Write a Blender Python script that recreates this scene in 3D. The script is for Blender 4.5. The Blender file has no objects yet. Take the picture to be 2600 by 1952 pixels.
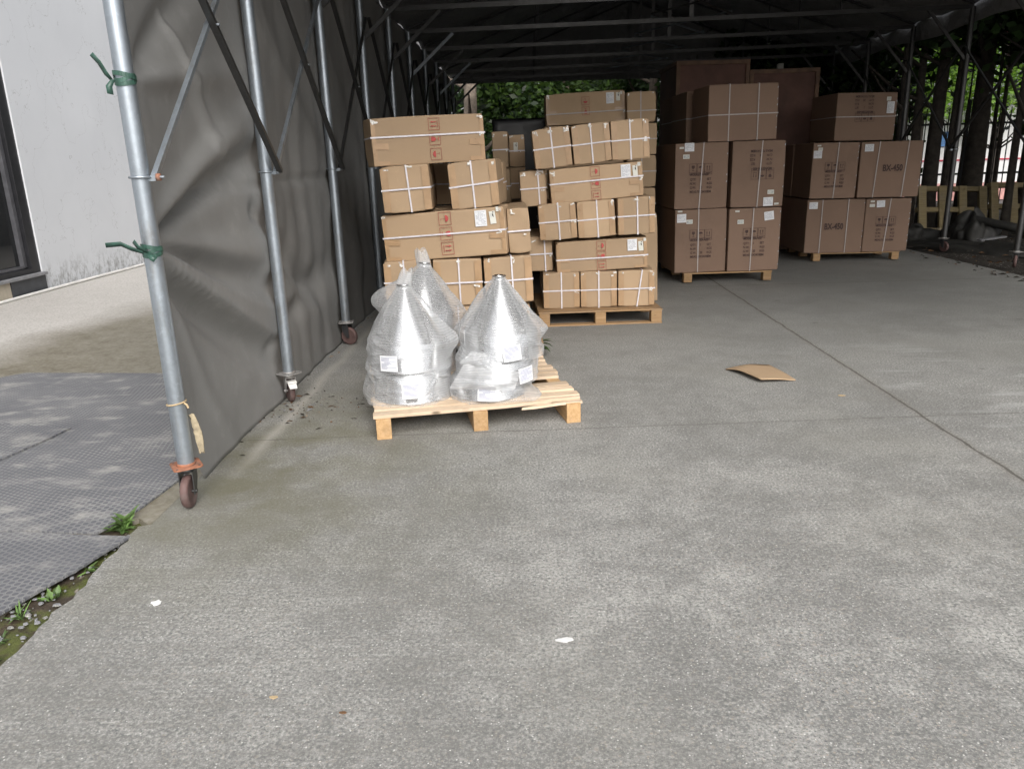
import bpy, math, random
from mathutils import Vector, Matrix, Euler, noise
R = math.radians
random.seed(7)
scene = bpy.context.scene

# ------------------------------------------------------------------ camera
RIGHT = Vector((0.99927, -0.02196, -0.02619))
def norm(v): v = Vector(v); v.normalize(); return v
Dn = norm((200, 6674, 1945))                 # world down seen in camera axes (x right, y down, z forward)
Fw = Vector((37, -568, 1945)); Fw = norm(Fw - Dn * Fw.dot(Dn))
Rt = Dn.cross(Fw)
# camera axes in world coordinates
cxw = Vector((Rt.x, Fw.x, -Dn.x)); cyw = Vector((Rt.y, Fw.y, -Dn.y)); czw = Vector((Rt.z, Fw.z, -Dn.z))
cam = bpy.data.cameras.new('camera'); cam_o = bpy.data.objects.new('camera', cam)
scene.collection.objects.link(cam_o); scene.camera = cam_o
M3 = Matrix((cxw, -cyw, -czw)).transposed()
cam_o.matrix_world = Matrix.Translation((0, 0, 1.5)) @ M3.to_4x4()
cam.sensor_fit = 'HORIZONTAL'; cam.sensor_width = 36; cam.lens = 36 * 1945 / 2600
cam.clip_end = 500; cam.clip_start = .05

# ------------------------------------------------------------------ sky, sun, exposure
SUN_EL, SUN_AZ = R(40), R(163)     # azimuth of the sun, clockwise from +Y: behind the camera, a little right
w = bpy.data.worlds.new('World'); scene.world = w; w.use_nodes = True
nt = w.node_tree; bg = nt.nodes['Background']
sky = nt.nodes.new('ShaderNodeTexSky'); sky.sky_type = 'NISHITA'; sky.sun_disc = False
sky.sun_elevation = SUN_EL; sky.sun_rotation = SUN_AZ; sky.dust_density = 5; sky.air_density = 1.0
hs = nt.nodes.new('ShaderNodeHueSaturation'); hs.inputs['Saturation'].default_value = .22
nt.links.new(sky.outputs[0], hs.inputs['Color']); nt.links.new(hs.outputs[0], bg.inputs[0])
bg.inputs[1].default_value = .15
sl = bpy.data.lights.new('sun', 'SUN'); sl.energy = 1.05; sl.angle = R(45); sl.color = (1, .97, .93)
so = bpy.data.objects.new('sun', sl); scene.collection.objects.link(so)
sd = Vector((math.sin(SUN_AZ) * math.cos(SUN_EL), math.cos(SUN_AZ) * math.cos(SUN_EL), math.sin(SUN_EL)))
so.rotation_euler = sd.to_track_quat('Z', 'Y').to_euler(); so.location = (0, -5, 12)
scene.view_settings.view_transform = 'Standard'; scene.view_settings.look = 'None'
scene.view_settings.exposure = .57; scene.view_settings.gamma = 1
scene.cycles.max_bounces = 12; scene.cycles.diffuse_bounces = 8; scene.cycles.transparent_max_bounces = 24
scene.cycles.use_denoising = True

# ------------------------------------------------------------------ mesh helpers
class MB:
    def __init__(s): s.v = []; s.f = []; s.m = []; s.sm = []
    def add(s, vs, fs, m=0, smooth=False):
        o = len(s.v); s.v += [tuple(v) for v in vs]
        for f in fs: s.f.append([i + o for i in f]); s.m.append(m); s.sm.append(smooth)
        return s
    def box(s, c, size, rot=None, m=0):
        hx, hy, hz = size[0] / 2, size[1] / 2, size[2] / 2
        vs = [Vector((x, y, z)) for x in (-hx, hx) for y in (-hy, hy) for z in (-hz, hz)]
        if rot is not None: vs = [rot @ v for v in vs]
        vs = [v + Vector(c) for v in vs]
        return s.add(vs, [(0, 1, 3, 2), (4, 6, 7, 5), (0, 4, 5, 1), (2, 3, 7, 6), (0, 2, 6, 4), (1, 5, 7, 3)], m)
    def bar(s, a, b, w, h, m=0, up=(0, 0, 1)):
        a, b = Vector(a), Vector(b); d = b - a; L = d.length; d.normalize()
        u = Vector(up)
        if abs(d.dot(u)) > .98: u = Vector((0, 1, 0))
        x = d.cross(u).normalized(); z = x.cross(d)
        rot = Matrix((x, d, z)).transposed()
        return s.box((a + b) / 2, (w, L, h), rot, m)
    def tube(s, pts, r, n=12, m=0, cap=True):
        pts = [Vector(p) for p in pts]; rs = r if isinstance(r, (list, tuple)) else [r] * len(pts)
        vs = []; fs = []; ref = None
        for i, p in enumerate(pts):
            d = (pts[min(i + 1, len(pts) - 1)] - pts[max(i - 1, 0)]).normalized()
            if ref is None: ref = d.orthogonal().normalized()
            ref = (ref - d * ref.dot(d)).normalized(); b = d.cross(ref)
            for k in range(n):
                a = 2 * math.pi * k / n
                vs.append(p + (ref * math.cos(a) + b * math.sin(a)) * rs[i])
        for i in range(len(pts) - 1):
            for k in range(n):
                fs.append((i * n + k, i * n + (k + 1) % n, (i + 1) * n + (k + 1) % n, (i + 1) * n + k))
        s.add(vs, fs, m, True)
        if cap:
            s.add(vs[:n], [list(range(n))[::-1]], m); s.add(vs[-n:], [list(range(n))], m)
        return s
    def lathe(s, prof, n=48, m=0, c=(0, 0, 0)):
        vs = []; fs = []
        for r, z in prof:
            for k in range(n):
                a = 2 * math.pi * k / n; vs.append((c[0] + r * math.cos(a), c[1] + r * math.sin(a), c[2] + z))
        for i in range(len(prof) - 1):
            for k in range(n): fs.append((i * n + k, i * n + (k + 1) % n, (i + 1) * n + (k + 1) % n, (i + 1) * n + k))
        return s.add(vs, fs, m, True)
    def grid(s, fn, nu, nv, m=0, smooth=True):
        vs = [fn(i / nu, j / nv) for j in range(nv + 1) for i in range(nu + 1)]
        fs = [(j * (nu + 1) + i, j * (nu + 1) + i + 1, (j + 1) * (nu + 1) + i + 1, (j + 1) * (nu + 1) + i) for j in range(nv) for i in range(nu)]
        return s.add(vs, fs, m, smooth)
    def poly(s, pts, z0, z1, m=0):          # vertical prism over an outline (x, y)
        n = len(pts); vs = [(x, y, z0) for x, y in pts] + [(x, y, z1) for x, y in pts]
        fs = [list(range(n))[::-1], list(range(n, 2 * n))] + [(i, (i + 1) % n, n + (i + 1) % n, n + i) for i in range(n)]
        return s.add(vs, fs, m)
    def xz(s, pts, y, t=.0006, m=0):        # thin plate in the x-z plane, facing -y
        n = len(pts); vs = [(x, y, z) for x, z in pts] + [(x, y - t, z) for x, z in pts]
        fs = [list(range(n)), list(range(n, 2 * n))[::-1]] + [(i, n + i, n + (i + 1) % n, (i + 1) % n) for i in range(n)]
        return s.add(vs, fs, m)
    def build(s, name, mats, parent=None, bevel=0, solid=0):
        me = bpy.data.meshes.new(name); me.from_pydata(s.v, [], s.f)
        for mt in (mats if isinstance(mats, (list, tuple)) else [mats]): me.materials.append(mt)
        me.polygons.foreach_set('material_index', s.m); me.polygons.foreach_set('use_smooth', s.sm)
        me.update()
        o = bpy.data.objects.new(name, me); scene.collection.objects.link(o)
        if parent is not None: o.parent = parent
        if bevel:
            b = o.modifiers.new('bevel', 'BEVEL'); b.width = bevel; b.segments = 2; b.limit_method = 'ANGLE'
        if solid:
            b = o.modifiers.new('solid', 'SOLIDIFY'); b.thickness = solid; b.offset = 0
        return o
def tag(o, label=None, cat=None, group=None, kind=None):
    if label: o['label'] = label
    if cat: o['category'] = cat
    if group: o['group'] = group
    if kind: o['kind'] = kind
    return o
def thing(name, label, cat, loc=(0, 0, 0), rot=(0, 0, 0), group=None):
    o = bpy.data.objects.new(name, None); scene.collection.objects.link(o)
    o.location = loc; o.rotation_euler = rot; o.empty_display_size = .1
    return tag(o, label, cat, group)
def sub(name, parent, loc=(0, 0, 0), rot=(0, 0, 0)):
    o = bpy.data.objects.new(name, None); scene.collection.objects.link(o); o.parent = parent
    o.location = loc; o.rotation_euler = rot; o.empty_display_size = .05
    return o
def fbm(x, y, z=0, s=1): return noise.noise(Vector((x * s, y * s, z * s)))

# ------------------------------------------------------------------ material helpers
class T:
    def __init__(s, name):
        s.mat = bpy.data.materials.new(name); s.mat.use_nodes = True; s.t = s.mat.node_tree
        s.p = s.t.nodes['Principled BSDF']; s.out = s.t.nodes['Material Output']
    def n(s, typ, ins=None, **pr):
        n = s.t.nodes.new(typ)
        for k, v in pr.items(): setattr(n, k, v)
        for k, v in (ins or {}).items(): s.set(n.inputs[k], v)
        return n
    def set(s, sock, v):
        if isinstance(v, bpy.types.NodeSocket): s.t.links.new(v, sock)
        elif isinstance(v, bpy.types.Node): s.t.links.new(v.outputs[0], sock)
        else:
            if isinstance(v, (tuple, list)) and len(v) == 3 and sock.type == 'RGBA': v = (*v, 1)
            sock.default_value = v
    def m(s, op, a, b=0., c=0.): return s.n('ShaderNodeMath', {0: a, 1: b, 2: c}, operation=op).outputs[0]
    def mix(s, f, a, b, bl='MIX'):
        return s.n('ShaderNodeMix', {0: f, 6: a, 7: b}, data_type='RGBA', blend_type=bl).outputs[2]
    def ramp(s, f, stops):
        n = s.n('ShaderNodeValToRGB', {0: f}); e = n.color_ramp.elements
        while len(e) < len(stops): e.new(.5)
        for i, (p, c) in enumerate(stops):
            e[i].position = p; e[i].color = (c, c, c, 1) if isinstance(c, (int, float)) else (*c, 1)
        return n.outputs[0]
    def noise(s, vec, sc, det=3, ro=.55, dist=0): 
        return s.n('ShaderNodeTexNoise', {'Vector': vec, 'Scale': sc, 'Detail': det, 'Roughness': ro, 'Distortion': dist}).outputs[0]
    def pos(s): return s.n('ShaderNodeNewGeometry').outputs['Position']
    def obj(s): return s.n('ShaderNodeTexCoord').outputs['Object']
    def map(s, vec, sc=(1, 1, 1), loc=(0, 0, 0), rot=(0, 0, 0)):
        return s.n('ShaderNodeMapping', {'Vector': vec, 'Scale': sc, 'Location': loc, 'Rotation': rot}).outputs[0]
    def sep(s, v): return s.n('ShaderNodeSeparateXYZ', {0: v}).outputs
    def rnd(s): return s.n('ShaderNodeObjectInfo').outputs['Random']
    def shift(s, v):        # object coordinates shifted by a random amount per object
        r = s.m('MULTIPLY', s.rnd(), 37.)
        return s.n('ShaderNodeVectorMath', {0: v, 1: s.n('ShaderNodeCombineXYZ', {0: r, 1: r, 2: r}).outputs[0]}, operation='ADD').outputs[0]
    def bump(s, h, st=.3, d=.01, nrm=None):
        ins = {'Height': h, 'Strength': st, 'Distance': d}
        if nrm is not None: ins['Normal'] = nrm
        return s.n('ShaderNodeBump', ins).outputs[0]
    def fin(s, col=None, rough=None, metal=None, nrm=None, spec=None, **k):
        for key, v in (('Base Color', col), ('Roughness', rough), ('Metallic', metal), ('Normal', nrm), ('Specular IOR Level', spec)):
            if v is not None: s.set(s.p.inputs[key], v)
        for key, v in k.items(): s.set(s.p.inputs[key], v)
        return s.mat

def simple(name, col, rough=.6, metal=0., var=.25, sc=8, bump=.0, spec=None, world=False, dirt=None):
    t = T(name); v = t.shift(t.obj()) if not world else t.pos()
    n1 = t.noise(v, sc, 4, .6)
    lo = tuple(c * (1 - var) for c in col); hi = tuple(min(1, c * (1 + var)) for c in col)
    c = t.mix(t.ramp(n1, [(.3, 0.), (.7, 1.)]), lo, hi)
    if dirt: c = t.mix(t.ramp(t.noise(v, sc * .35, 5, .65), [(.5, 0.), (.72, .8)]), c, dirt)
    r = t.m('MULTIPLY_ADD', n1, .3, rough - .15)
    nb = t.bump(t.noise(v, sc * 5, 3), bump, .004) if bump else None
    return t.fin(c, r, metal, nb, spec)

# --- concrete slab
def mat_concrete():
    t = T('concrete'); P = t.pos(); x, y, z = t.sep(P)
    big = t.noise(P, .55, 4, .6); med = t.noise(P, 3.2, 5, .65); fine = t.noise(P, 85, 4, .8)
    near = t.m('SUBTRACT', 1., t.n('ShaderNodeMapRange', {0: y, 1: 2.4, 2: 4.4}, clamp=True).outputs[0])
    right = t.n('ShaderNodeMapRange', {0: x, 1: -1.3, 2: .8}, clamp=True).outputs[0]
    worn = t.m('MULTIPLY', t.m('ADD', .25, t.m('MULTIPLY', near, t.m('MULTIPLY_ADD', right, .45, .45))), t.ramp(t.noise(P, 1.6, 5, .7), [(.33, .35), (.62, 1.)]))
    base = t.mix(t.ramp(med, [(.3, 0.), (.7, 1.)]), (.205, .203, .190), (.285, .282, .266))
    patchy = t.m('ADD', t.m('MULTIPLY', t.noise(t.map(P, (1, 1, 1), (0, 0, 0), (0, 0, .5)), 1.1, 6, .68), .6), t.m('MULTIPLY', t.noise(P, 3.6, 5, .7), .4))
    base = t.mix(t.ramp(big, [(.35, 0.), (.65, .6)]), base, (.205, .205, .198))
    base = t.mix(t.ramp(patchy, [(.40, .7), (.51, 0.)]), base, (.175, .173, .162))
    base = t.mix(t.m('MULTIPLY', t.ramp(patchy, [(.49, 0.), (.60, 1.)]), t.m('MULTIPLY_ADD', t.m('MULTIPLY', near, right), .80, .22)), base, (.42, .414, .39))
    base = t.mix(t.m('MULTIPLY', t.ramp(fine, [(.40, .9), (.49, 0.)]), t.ramp(patchy, [(.42, .5), (.56, 1.)])), base, (.10, .11, .107))
    base = t.mix(t.m('MULTIPLY', t.ramp(fine, [(.52, 0.), (.61, .85)]), t.ramp(patchy, [(.42, .45), (.56, 1.)])), base, (.50, .49, .465))
    mm_ = t.noise(P, 16, 6, .8)
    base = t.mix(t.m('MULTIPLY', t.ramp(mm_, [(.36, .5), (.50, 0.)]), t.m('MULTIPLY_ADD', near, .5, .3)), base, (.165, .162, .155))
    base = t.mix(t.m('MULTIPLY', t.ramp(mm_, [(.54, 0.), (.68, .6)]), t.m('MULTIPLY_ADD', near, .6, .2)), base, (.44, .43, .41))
    # exposed stones, two sizes
    for sc, amt, off in ((52, .55, 0), (95, .85, 5), (170, .9, 9)):
        vo = t.n('ShaderNodeTexVoronoi', {'Vector': t.map(P, (1, 1.15, 1), (off, off, 0)), 'Scale': sc})
        rv = t.sep(vo.outputs['Color'])
        mask = t.ramp(vo.outputs['Distance'], [(.28, 1.), (.40, 0.)])
        colr = t.ramp(rv[0], [(0., (.10, .10, .105)), (.22, (.20, .195, .19)), (.45, (.30, .29, .28)), (.62, (.38, .37, .355)), (.80, (.33, .28, .23)), (1., (.50, .49, .46))])
        keep = t.m('GREATER_THAN', rv[1], .42)
        base = t.mix(t.m('MULTIPLY', t.m('MULTIPLY', mask, keep), t.m('MULTIPLY', worn, amt)), base, colr)
    # tiny bright grains everywhere
    vo = t.n('ShaderNodeTexVoronoi', {'Vector': P, 'Scale': 55}); rv = t.sep(vo.outputs['Color'])
    g = t.m('MULTIPLY', t.ramp(vo.outputs['Distance'], [(.10, 1.), (.16, 0.)]), t.m('GREATER_THAN', rv[2], .80))
    base = t.mix(t.m('MULTIPLY', g, .85), base, (.72, .71, .68))
    vo = t.n('ShaderNodeTexVoronoi', {'Vector': t.map(P, (1, 1.6, 1)), 'Scale': 26}); rv = t.sep(vo.outputs['Color'])
    g = t.m('MULTIPLY', t.ramp(vo.outputs['Distance'], [(.10, 1.), (.2, 0.)]), t.m('GREATER_THAN', rv[2], .86))
    base = t.mix(t.m('MULTIPLY', g, .6), base, (.10, .10, .10))
    # broom lines along x on the left
    br = t.noise(t.map(P, (1.2, 55, 1)), 1.0, 3, .6)
    lm = t.m('MULTIPLY', t.m('SUBTRACT', 1., right), near)
    base = t.mix(t.m('MULTIPLY', t.ramp(br, [(.42, .5), (.55, 0.)]), t.m('MULTIPLY_ADD', lm, .6, .12)), base, (.19, .185, .17))
    wobx = t.m('SUBTRACT', t.noise(P, 1.2, 3), .5)
    # moss and damp stains towards the tent side
    nm = t.noise(P, 2.1, 4, .6)
    ms = t.n('ShaderNodeMapRange', {0: x, 1: .1, 2: -1.5}, clamp=True).outputs[0]
    my = t.m('MULTIPLY', t.n('ShaderNodeMapRange', {0: y, 1: 2.2, 2: 3.2}, clamp=True).outputs[0], t.n('ShaderNodeMapRange', {0: y, 1: 5.6, 2: 4.4}, clamp=True).outputs[0])
    base = t.mix(t.m('MULTIPLY', t.m('MULTIPLY', ms, my), t.ramp(nm, [(.34, .1), (.60, .85)])), base, (.125, .118, .072))
    base = t.mix(t.m('MULTIPLY', t.ramp(t.noise(P, .8, 3, .5), [(.5, 0.), (.7, .4)]), 1.), base, (.21, .205, .18))
    sc_ = t.m('MULTIPLY', t.ramp(t.m('ABSOLUTE', t.m('ADD', t.m('ADD', x, 1.53), t.m('MULTIPLY', wobx, .12))), [(.0, .8), (.06, 0.)]), t.n('ShaderNodeMapRange', {0: y, 1: 3.5, 2: 4.0}, clamp=True).outputs[0])
    base = t.mix(t.m('MULTIPLY', sc_, .7), base, (.42, .40, .36))
    # chalky streaks on the right bay
    ch = t.noise(t.map(P, (.9, 3.6, 1), (3.1, .7, 0)), 1.5, 3, .5)
    cm = t.m('MULTIPLY', t.n('ShaderNodeMapRange', {0: x, 1: 2.2, 2: 2.6}, clamp=True).outputs[0], t.n('ShaderNodeMapRange', {0: y, 1: 6.5, 2: 5.4}, clamp=True).outputs[0])
    cm = t.m('MULTIPLY', cm, t.n('ShaderNodeMapRange', {0: y, 1: 3.7, 2: 4.1}, clamp=True).outputs[0])
    base = t.mix(t.m('MULTIPLY', cm, t.ramp(ch, [(.56, 0.), (.7, .42)])), base, (.52, .52, .51))
    # smoother greyer far floor
    far = t.n('ShaderNodeMapRange', {0: y, 1: 4.5, 2: 8}, clamp=True).outputs[0]
    base = t.mix(t.m('MULTIPLY', far, .35), base, (.25, .25, .235))
    so_ = t.n('ShaderNodeTexVoronoi', {'Vector': t.map(P, (1, 1.3, 1), (.3, .8, 0)), 'Scale': 2.3}); rv = t.sep(so_.outputs['Color'])
    rad = t.m('ADD', so_.outputs['Distance'], t.m('MULTIPLY_ADD', t.noise(P, 22, 3), .10, -.05))
    base = t.mix(t.m('MULTIPLY', t.m('MULTIPLY', t.ramp(rad, [(.03, .6), (.10, 0.)]), t.m('GREATER_THAN', rv[0], .62)), .8), base, (.09, .088, .082))
    # joints
    wob = t.m('MULTIPLY_ADD', t.noise(P, 3, 4, .6), .05, -.025)
    d1 = t.m('ABSOLUTE', t.m('ADD', t.m('SUBTRACT', x, 2.285), wob))
    wob2 = t.m('MULTIPLY_ADD', t.noise(P, 14, 4, .7), .03, -.004)
    j1 = t.m('LESS_THAN', d1, t.m('MULTIPLY', wob2, .75))
    j1s = t.ramp(d1, [(0., 1.), (.045, 0.)])
    d2 = t.m('ABSOLUTE', t.m('ADD', t.m('SUBTRACT', y, t.m('MULTIPLY_ADD', x, .045, 4.19)), t.m('MULTIPLY', wob, .5)))
    j2 = t.m('LESS_THAN', d2, t.m('MULTIPLY_ADD', t.noise(P, 9, 3, .6), .022, -.006))
    d3 = t.m('ABSOLUTE', t.m('ADD', t.m('SUBTRACT', y, t.m('MULTIPLY_ADD', x, .02, 9.1)), wob))
    j3 = t.m('LESS_THAN', d3, .008)
    base = t.mix(t.m('MULTIPLY', j1s, .35), base, (.2, .18, .15))
    base = t.mix(t.m('MULTIPLY', j1, .75), base, (.075, .068, .06))
    base = t.mix(t.m('MULTIPLY', j2, .55), base, (.09, .085, .075))
    base = t.mix(t.m('MULTIPLY', j3, .6), base, (.08, .075, .065))
    h = t.m('SUBTRACT', t.m('ADD', t.m('MULTIPLY', fine, .6), t.m('MULTIPLY', med, .6)), t.m('MULTIPLY', t.m('ADD', j1, t.m('MULTIPLY', j2, .5)), 1.2))
    return t.fin(base, t.m('MULTIPLY_ADD', med, .25, .68), 0., t.bump(h, .5, .006), .35)

def mat_yard():
    t = T('yard_concrete'); P = t.pos(); x, y, z = t.sep(P)
    med = t.noise(P, 2.5, 5, .6); fine = t.noise(P, 45, 4, .7)
    c = t.mix(med, (.43, .408, .38), (.53, .508, .48))
    c = t.mix(t.ramp(fine, [(.40, .5), (.52, 0.)]), c, (.24, .225, .20))
    c = t.mix(t.ramp(fine, [(.60, 0.), (.7, .7)]), c, (.6, .58, .54))
    # damp algae patch between the mats and the dry concrete
    wn = t.m('MULTIPLY_ADD', t.noise(P, .9, 4), 1.2, -.6)
    w1 = t.n('ShaderNodeMapRange', {0: t.m('ADD', t.m('SUBTRACT', x, t.m('MULTIPLY_ADD', y, .13, -5.55)), wn), 1: -.45, 2: .35}, clamp=True).outputs[0]
    w2 = t.n('ShaderNodeMapRange', {0: t.m('ADD', y, wn), 1: 9.7, 2: 8.5}, clamp=True).outputs[0]
    wet = t.m('MULTIPLY', w1, w2)
    wc = t.mix(t.ramp(t.noise(P, 5, 5, .7), [(.35, 0.), (.65, 1.)]), (.125, .108, .070), (.20, .182, .135))
    c = t.mix(t.m('MULTIPLY', wet, t.ramp(t.noise(P, 30, 3, .7), [(.3, .75), (.66, 1.)])), c, wc)
    return t.fin(c, t.m('MULTIPLY_ADD', wet, -.25, .85), 0., t.bump(fine, .35, .005), .4)

def mat_soil(name, a, b, moss=None, wet=False):
    t = T(name); P = t.pos()
    n1 = t.noise(P, 14, 5, .7); n2 = t.noise(P, 70, 4, .7)
    c = t.mix(t.ramp(n1, [(.35, 0.), (.65, 1.)]), a, b)
    if moss: c = t.mix(t.ramp(t.noise(P, 7, 4, .65), [(.47, 0.), (.6, .9)]), c, moss)
    vo = t.n('ShaderNodeTexVoronoi', {'Vector': t.map(P, (1, .6, 1)), 'Scale': 30}); rv = t.sep(vo.outputs['Color'])
    g = t.m('MULTIPLY', t.ramp(vo.outputs['Distance'], [(.22, 1.), (.3, 0.)]), t.m('GREATER_THAN', rv[2], .80))
    c = t.mix(g, c, t.mix(rv[0], (.18, .15, .12), (.42, .40, .37)))
    r = t.ramp(t.noise(P, 9, 3), [(.4, .25 if wet else .8), (.6, .9)])
    return t.fin(c, r, 0., t.bump(t.m('ADD', n1, n2), .6, .01))

def mat_mat():
    t = T('rubber_mat_black'); P = t.pos(); S = .031; PW = t.map(t.n('ShaderNodeVectorMath', {0: P, 1: t.n('ShaderNodeVectorMath', {0: t.n('ShaderNodeTexNoise', {'Vector': P, 'Scale': 1.5, 'Detail': 1.}).outputs[1], 1: (.12, .12, 0)}, operation='MULTIPLY').outputs[0]}, operation='ADD').outputs[0], (1, 1, 1), (0, 0, 0), (0, 0, .42))
    def lat(ox, oy):
        x, y, z = t.sep(t.map(PW, (1 / S, 1 / (S * 1.732), 1), (ox, oy, 0)))
        fx = t.m('SUBTRACT', t.m('FRACT', x), .5); fy = t.m('MULTIPLY', t.m('SUBTRACT', t.m('FRACT', y), .5), 1.732)
        return t.m('SQRT', t.m('ADD', t.m('MULTIPLY', fx, fx), t.m('MULTIPLY', fy, fy)))
    d = t.m('MINIMUM', lat(0, 0), lat(.5, .5))
    dish = t.ramp(d, [(.35, 0.), (.41, 1.), (.50, .45)])
    hole = t.ramp(d, [(.34, 1.), (.40, 0.)])
    big = t.noise(P, 1.3, 5, .65); med = t.noise(P, 6, 4, .6)
    c = t.mix(t.ramp(big, [(.3, 0.), (.7, 1.)]), (.11, .113, .125), (.17, .172, .182))
    dust = t.ramp(t.noise(P, 2.0, 5, .7), [(.40, .15), (.66, 1.)])
    c = t.mix(t.m('MULTIPLY', dish, t.m('MULTIPLY_ADD', dust, .65, .3)), c, (.31, .307, .30))
    c = t.mix(t.m('MULTIPLY', hole, .35), c, (.09, .092, .104))
    patch = t.m('MULTIPLY', t.ramp(t.noise(t.map(P, (1, 2.2, 1), (.4, 0, 0), (0, 0, -.25)), 3.0, 5, .68), [(.50, 0.), (.66, .8)]), t.ramp(med, [(.35, .2), (.6, 1.)]))
    c = t.mix(patch, c, (.38, .37, .345))
    return t.fin(c, .7, 0., t.bump(t.m('SUBTRACT', dish, hole), .5, .003), .3)

def mat_tarp():
    t = T('tarpaulin_grey'); v = t.obj()
    n1 = t.noise(v, 1.3, 4, .6); n2 = t.noise(v, 9, 4, .6)
    c = t.mix(t.ramp(n1, [(.3, 0.), (.7, 1.)]), (.195, .193, .187), (.245, .242, .234))
    c = t.mix(t.ramp(n2, [(.55, 0.), (.75, .5)]), c, (.285, .28, .27))
    c = t.mix(t.ramp(t.noise(t.map(v, (1, 1, .25)), 3, 5, .7), [(.58, 0.), (.75, .45)]), c, (.14, .136, .128))
    nb = t.bump(t.noise(v, 11, 4, .6), .14, .008, t.bump(t.noise(v, 2.2, 2, .5, .6), .18, .05))
    return t.fin(c, .55, 0., nb, .35)
def mat_roof():
    t = T('tarpaulin_roof'); v = t.pos()
    c = t.mix(t.noise(v, 1.5, 4), (.19, .19, .194), (.25, .248, .248))
    return t.fin(c, .5, 0., t.bump(t.noise(t.map(v, (1.5, .7, 1)), 1.8, 5, .6, 1.), .8, .12), .4)

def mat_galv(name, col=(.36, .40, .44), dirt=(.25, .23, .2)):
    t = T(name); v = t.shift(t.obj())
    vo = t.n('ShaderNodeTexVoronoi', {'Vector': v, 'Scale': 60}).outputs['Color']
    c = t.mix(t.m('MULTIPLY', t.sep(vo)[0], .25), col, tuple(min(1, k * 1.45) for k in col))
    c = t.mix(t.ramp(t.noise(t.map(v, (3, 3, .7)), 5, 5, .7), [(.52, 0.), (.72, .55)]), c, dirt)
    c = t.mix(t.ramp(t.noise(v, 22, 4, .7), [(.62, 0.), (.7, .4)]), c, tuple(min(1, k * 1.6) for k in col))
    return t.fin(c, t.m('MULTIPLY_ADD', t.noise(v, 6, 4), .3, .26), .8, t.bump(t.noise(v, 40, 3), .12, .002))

def mat_card(name, col, dark):
    t = T(name); v = t.shift(t.obj()); g = t.n('ShaderNodeTexCoord').outputs['Object']
    n1 = t.noise(v, 2.2, 4, .6); n2 = t.noise(v, 30, 4, .6)
    c = t.mix(t.ramp(n1, [(.3, 0.), (.7, 1.)]), tuple(a * .90 for a in col), tuple(a * 1.08 for a in col))
    c = t.mix(t.m('MULTIPLY', t.ramp(t.noise(v, 1.1, 5, .65), [(.5, 0.), (.75, .8)]), .55), c, dark)
    c = t.mix(t.ramp(n2, [(.62, 0.), (.78, .35)]), c, tuple(min(1, a * 1.35) for a in col))
    c = t.n('ShaderNodeHueSaturation', {'Color': c, 'Value': t.m('MULTIPLY_ADD', t.rnd(), .22, .88)}).outputs[0]
    lines = t.n('ShaderNodeTexWave', {'Vector': g, 'Scale': 22, 'Distortion': 1.5, 'Detail': 1}, wave_type='BANDS', bands_direction='X').outputs[1]
    nb = t.bump(lines, .05, .002, t.bump(t.noise(v, 4, 3), .22, .02))
    return t.fin(c, .72, 0., nb, .25)

def mat_wood(name, a, b, grain=(.3, 9, 9)):
    t = T(name); v = t.shift(t.obj())
    g = t.noise(t.map(v, grain), 5, 5, .65, .6)
    c = t.mix(t.ramp(g, [(.3, 0.), (.68, 1.)]), a, b)
    c = t.mix(t.ramp(t.noise(v, 6, 4, .7), [(.58, 0.), (.75, .6)]), c, tuple(x * .5 for x in a))
    c = t.mix(t.m('MULTIPLY', t.ramp(t.noise(v, 2.6, 5, .7), [(.50, 0.), (.72, 1.)]), .45), c, (.26, .225, .185))
    kn = t.n('ShaderNodeTexVoronoi', {'Vector': t.map(v, (3, 8, 8)), 'Scale': 1.}).outputs['Distance']
    c = t.mix(t.ramp(kn, [(.05, .9), (.10, 0.)]), c, tuple(x * .3 for x in a))
    c = t.n('ShaderNodeHueSaturation', {'Color': c, 'Value': t.m('MULTIPLY_ADD', t.rnd(), .35, .8)}).outputs[0]
    return t.fin(c, .75, 0., t.bump(g, .35, .003), .25)

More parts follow.
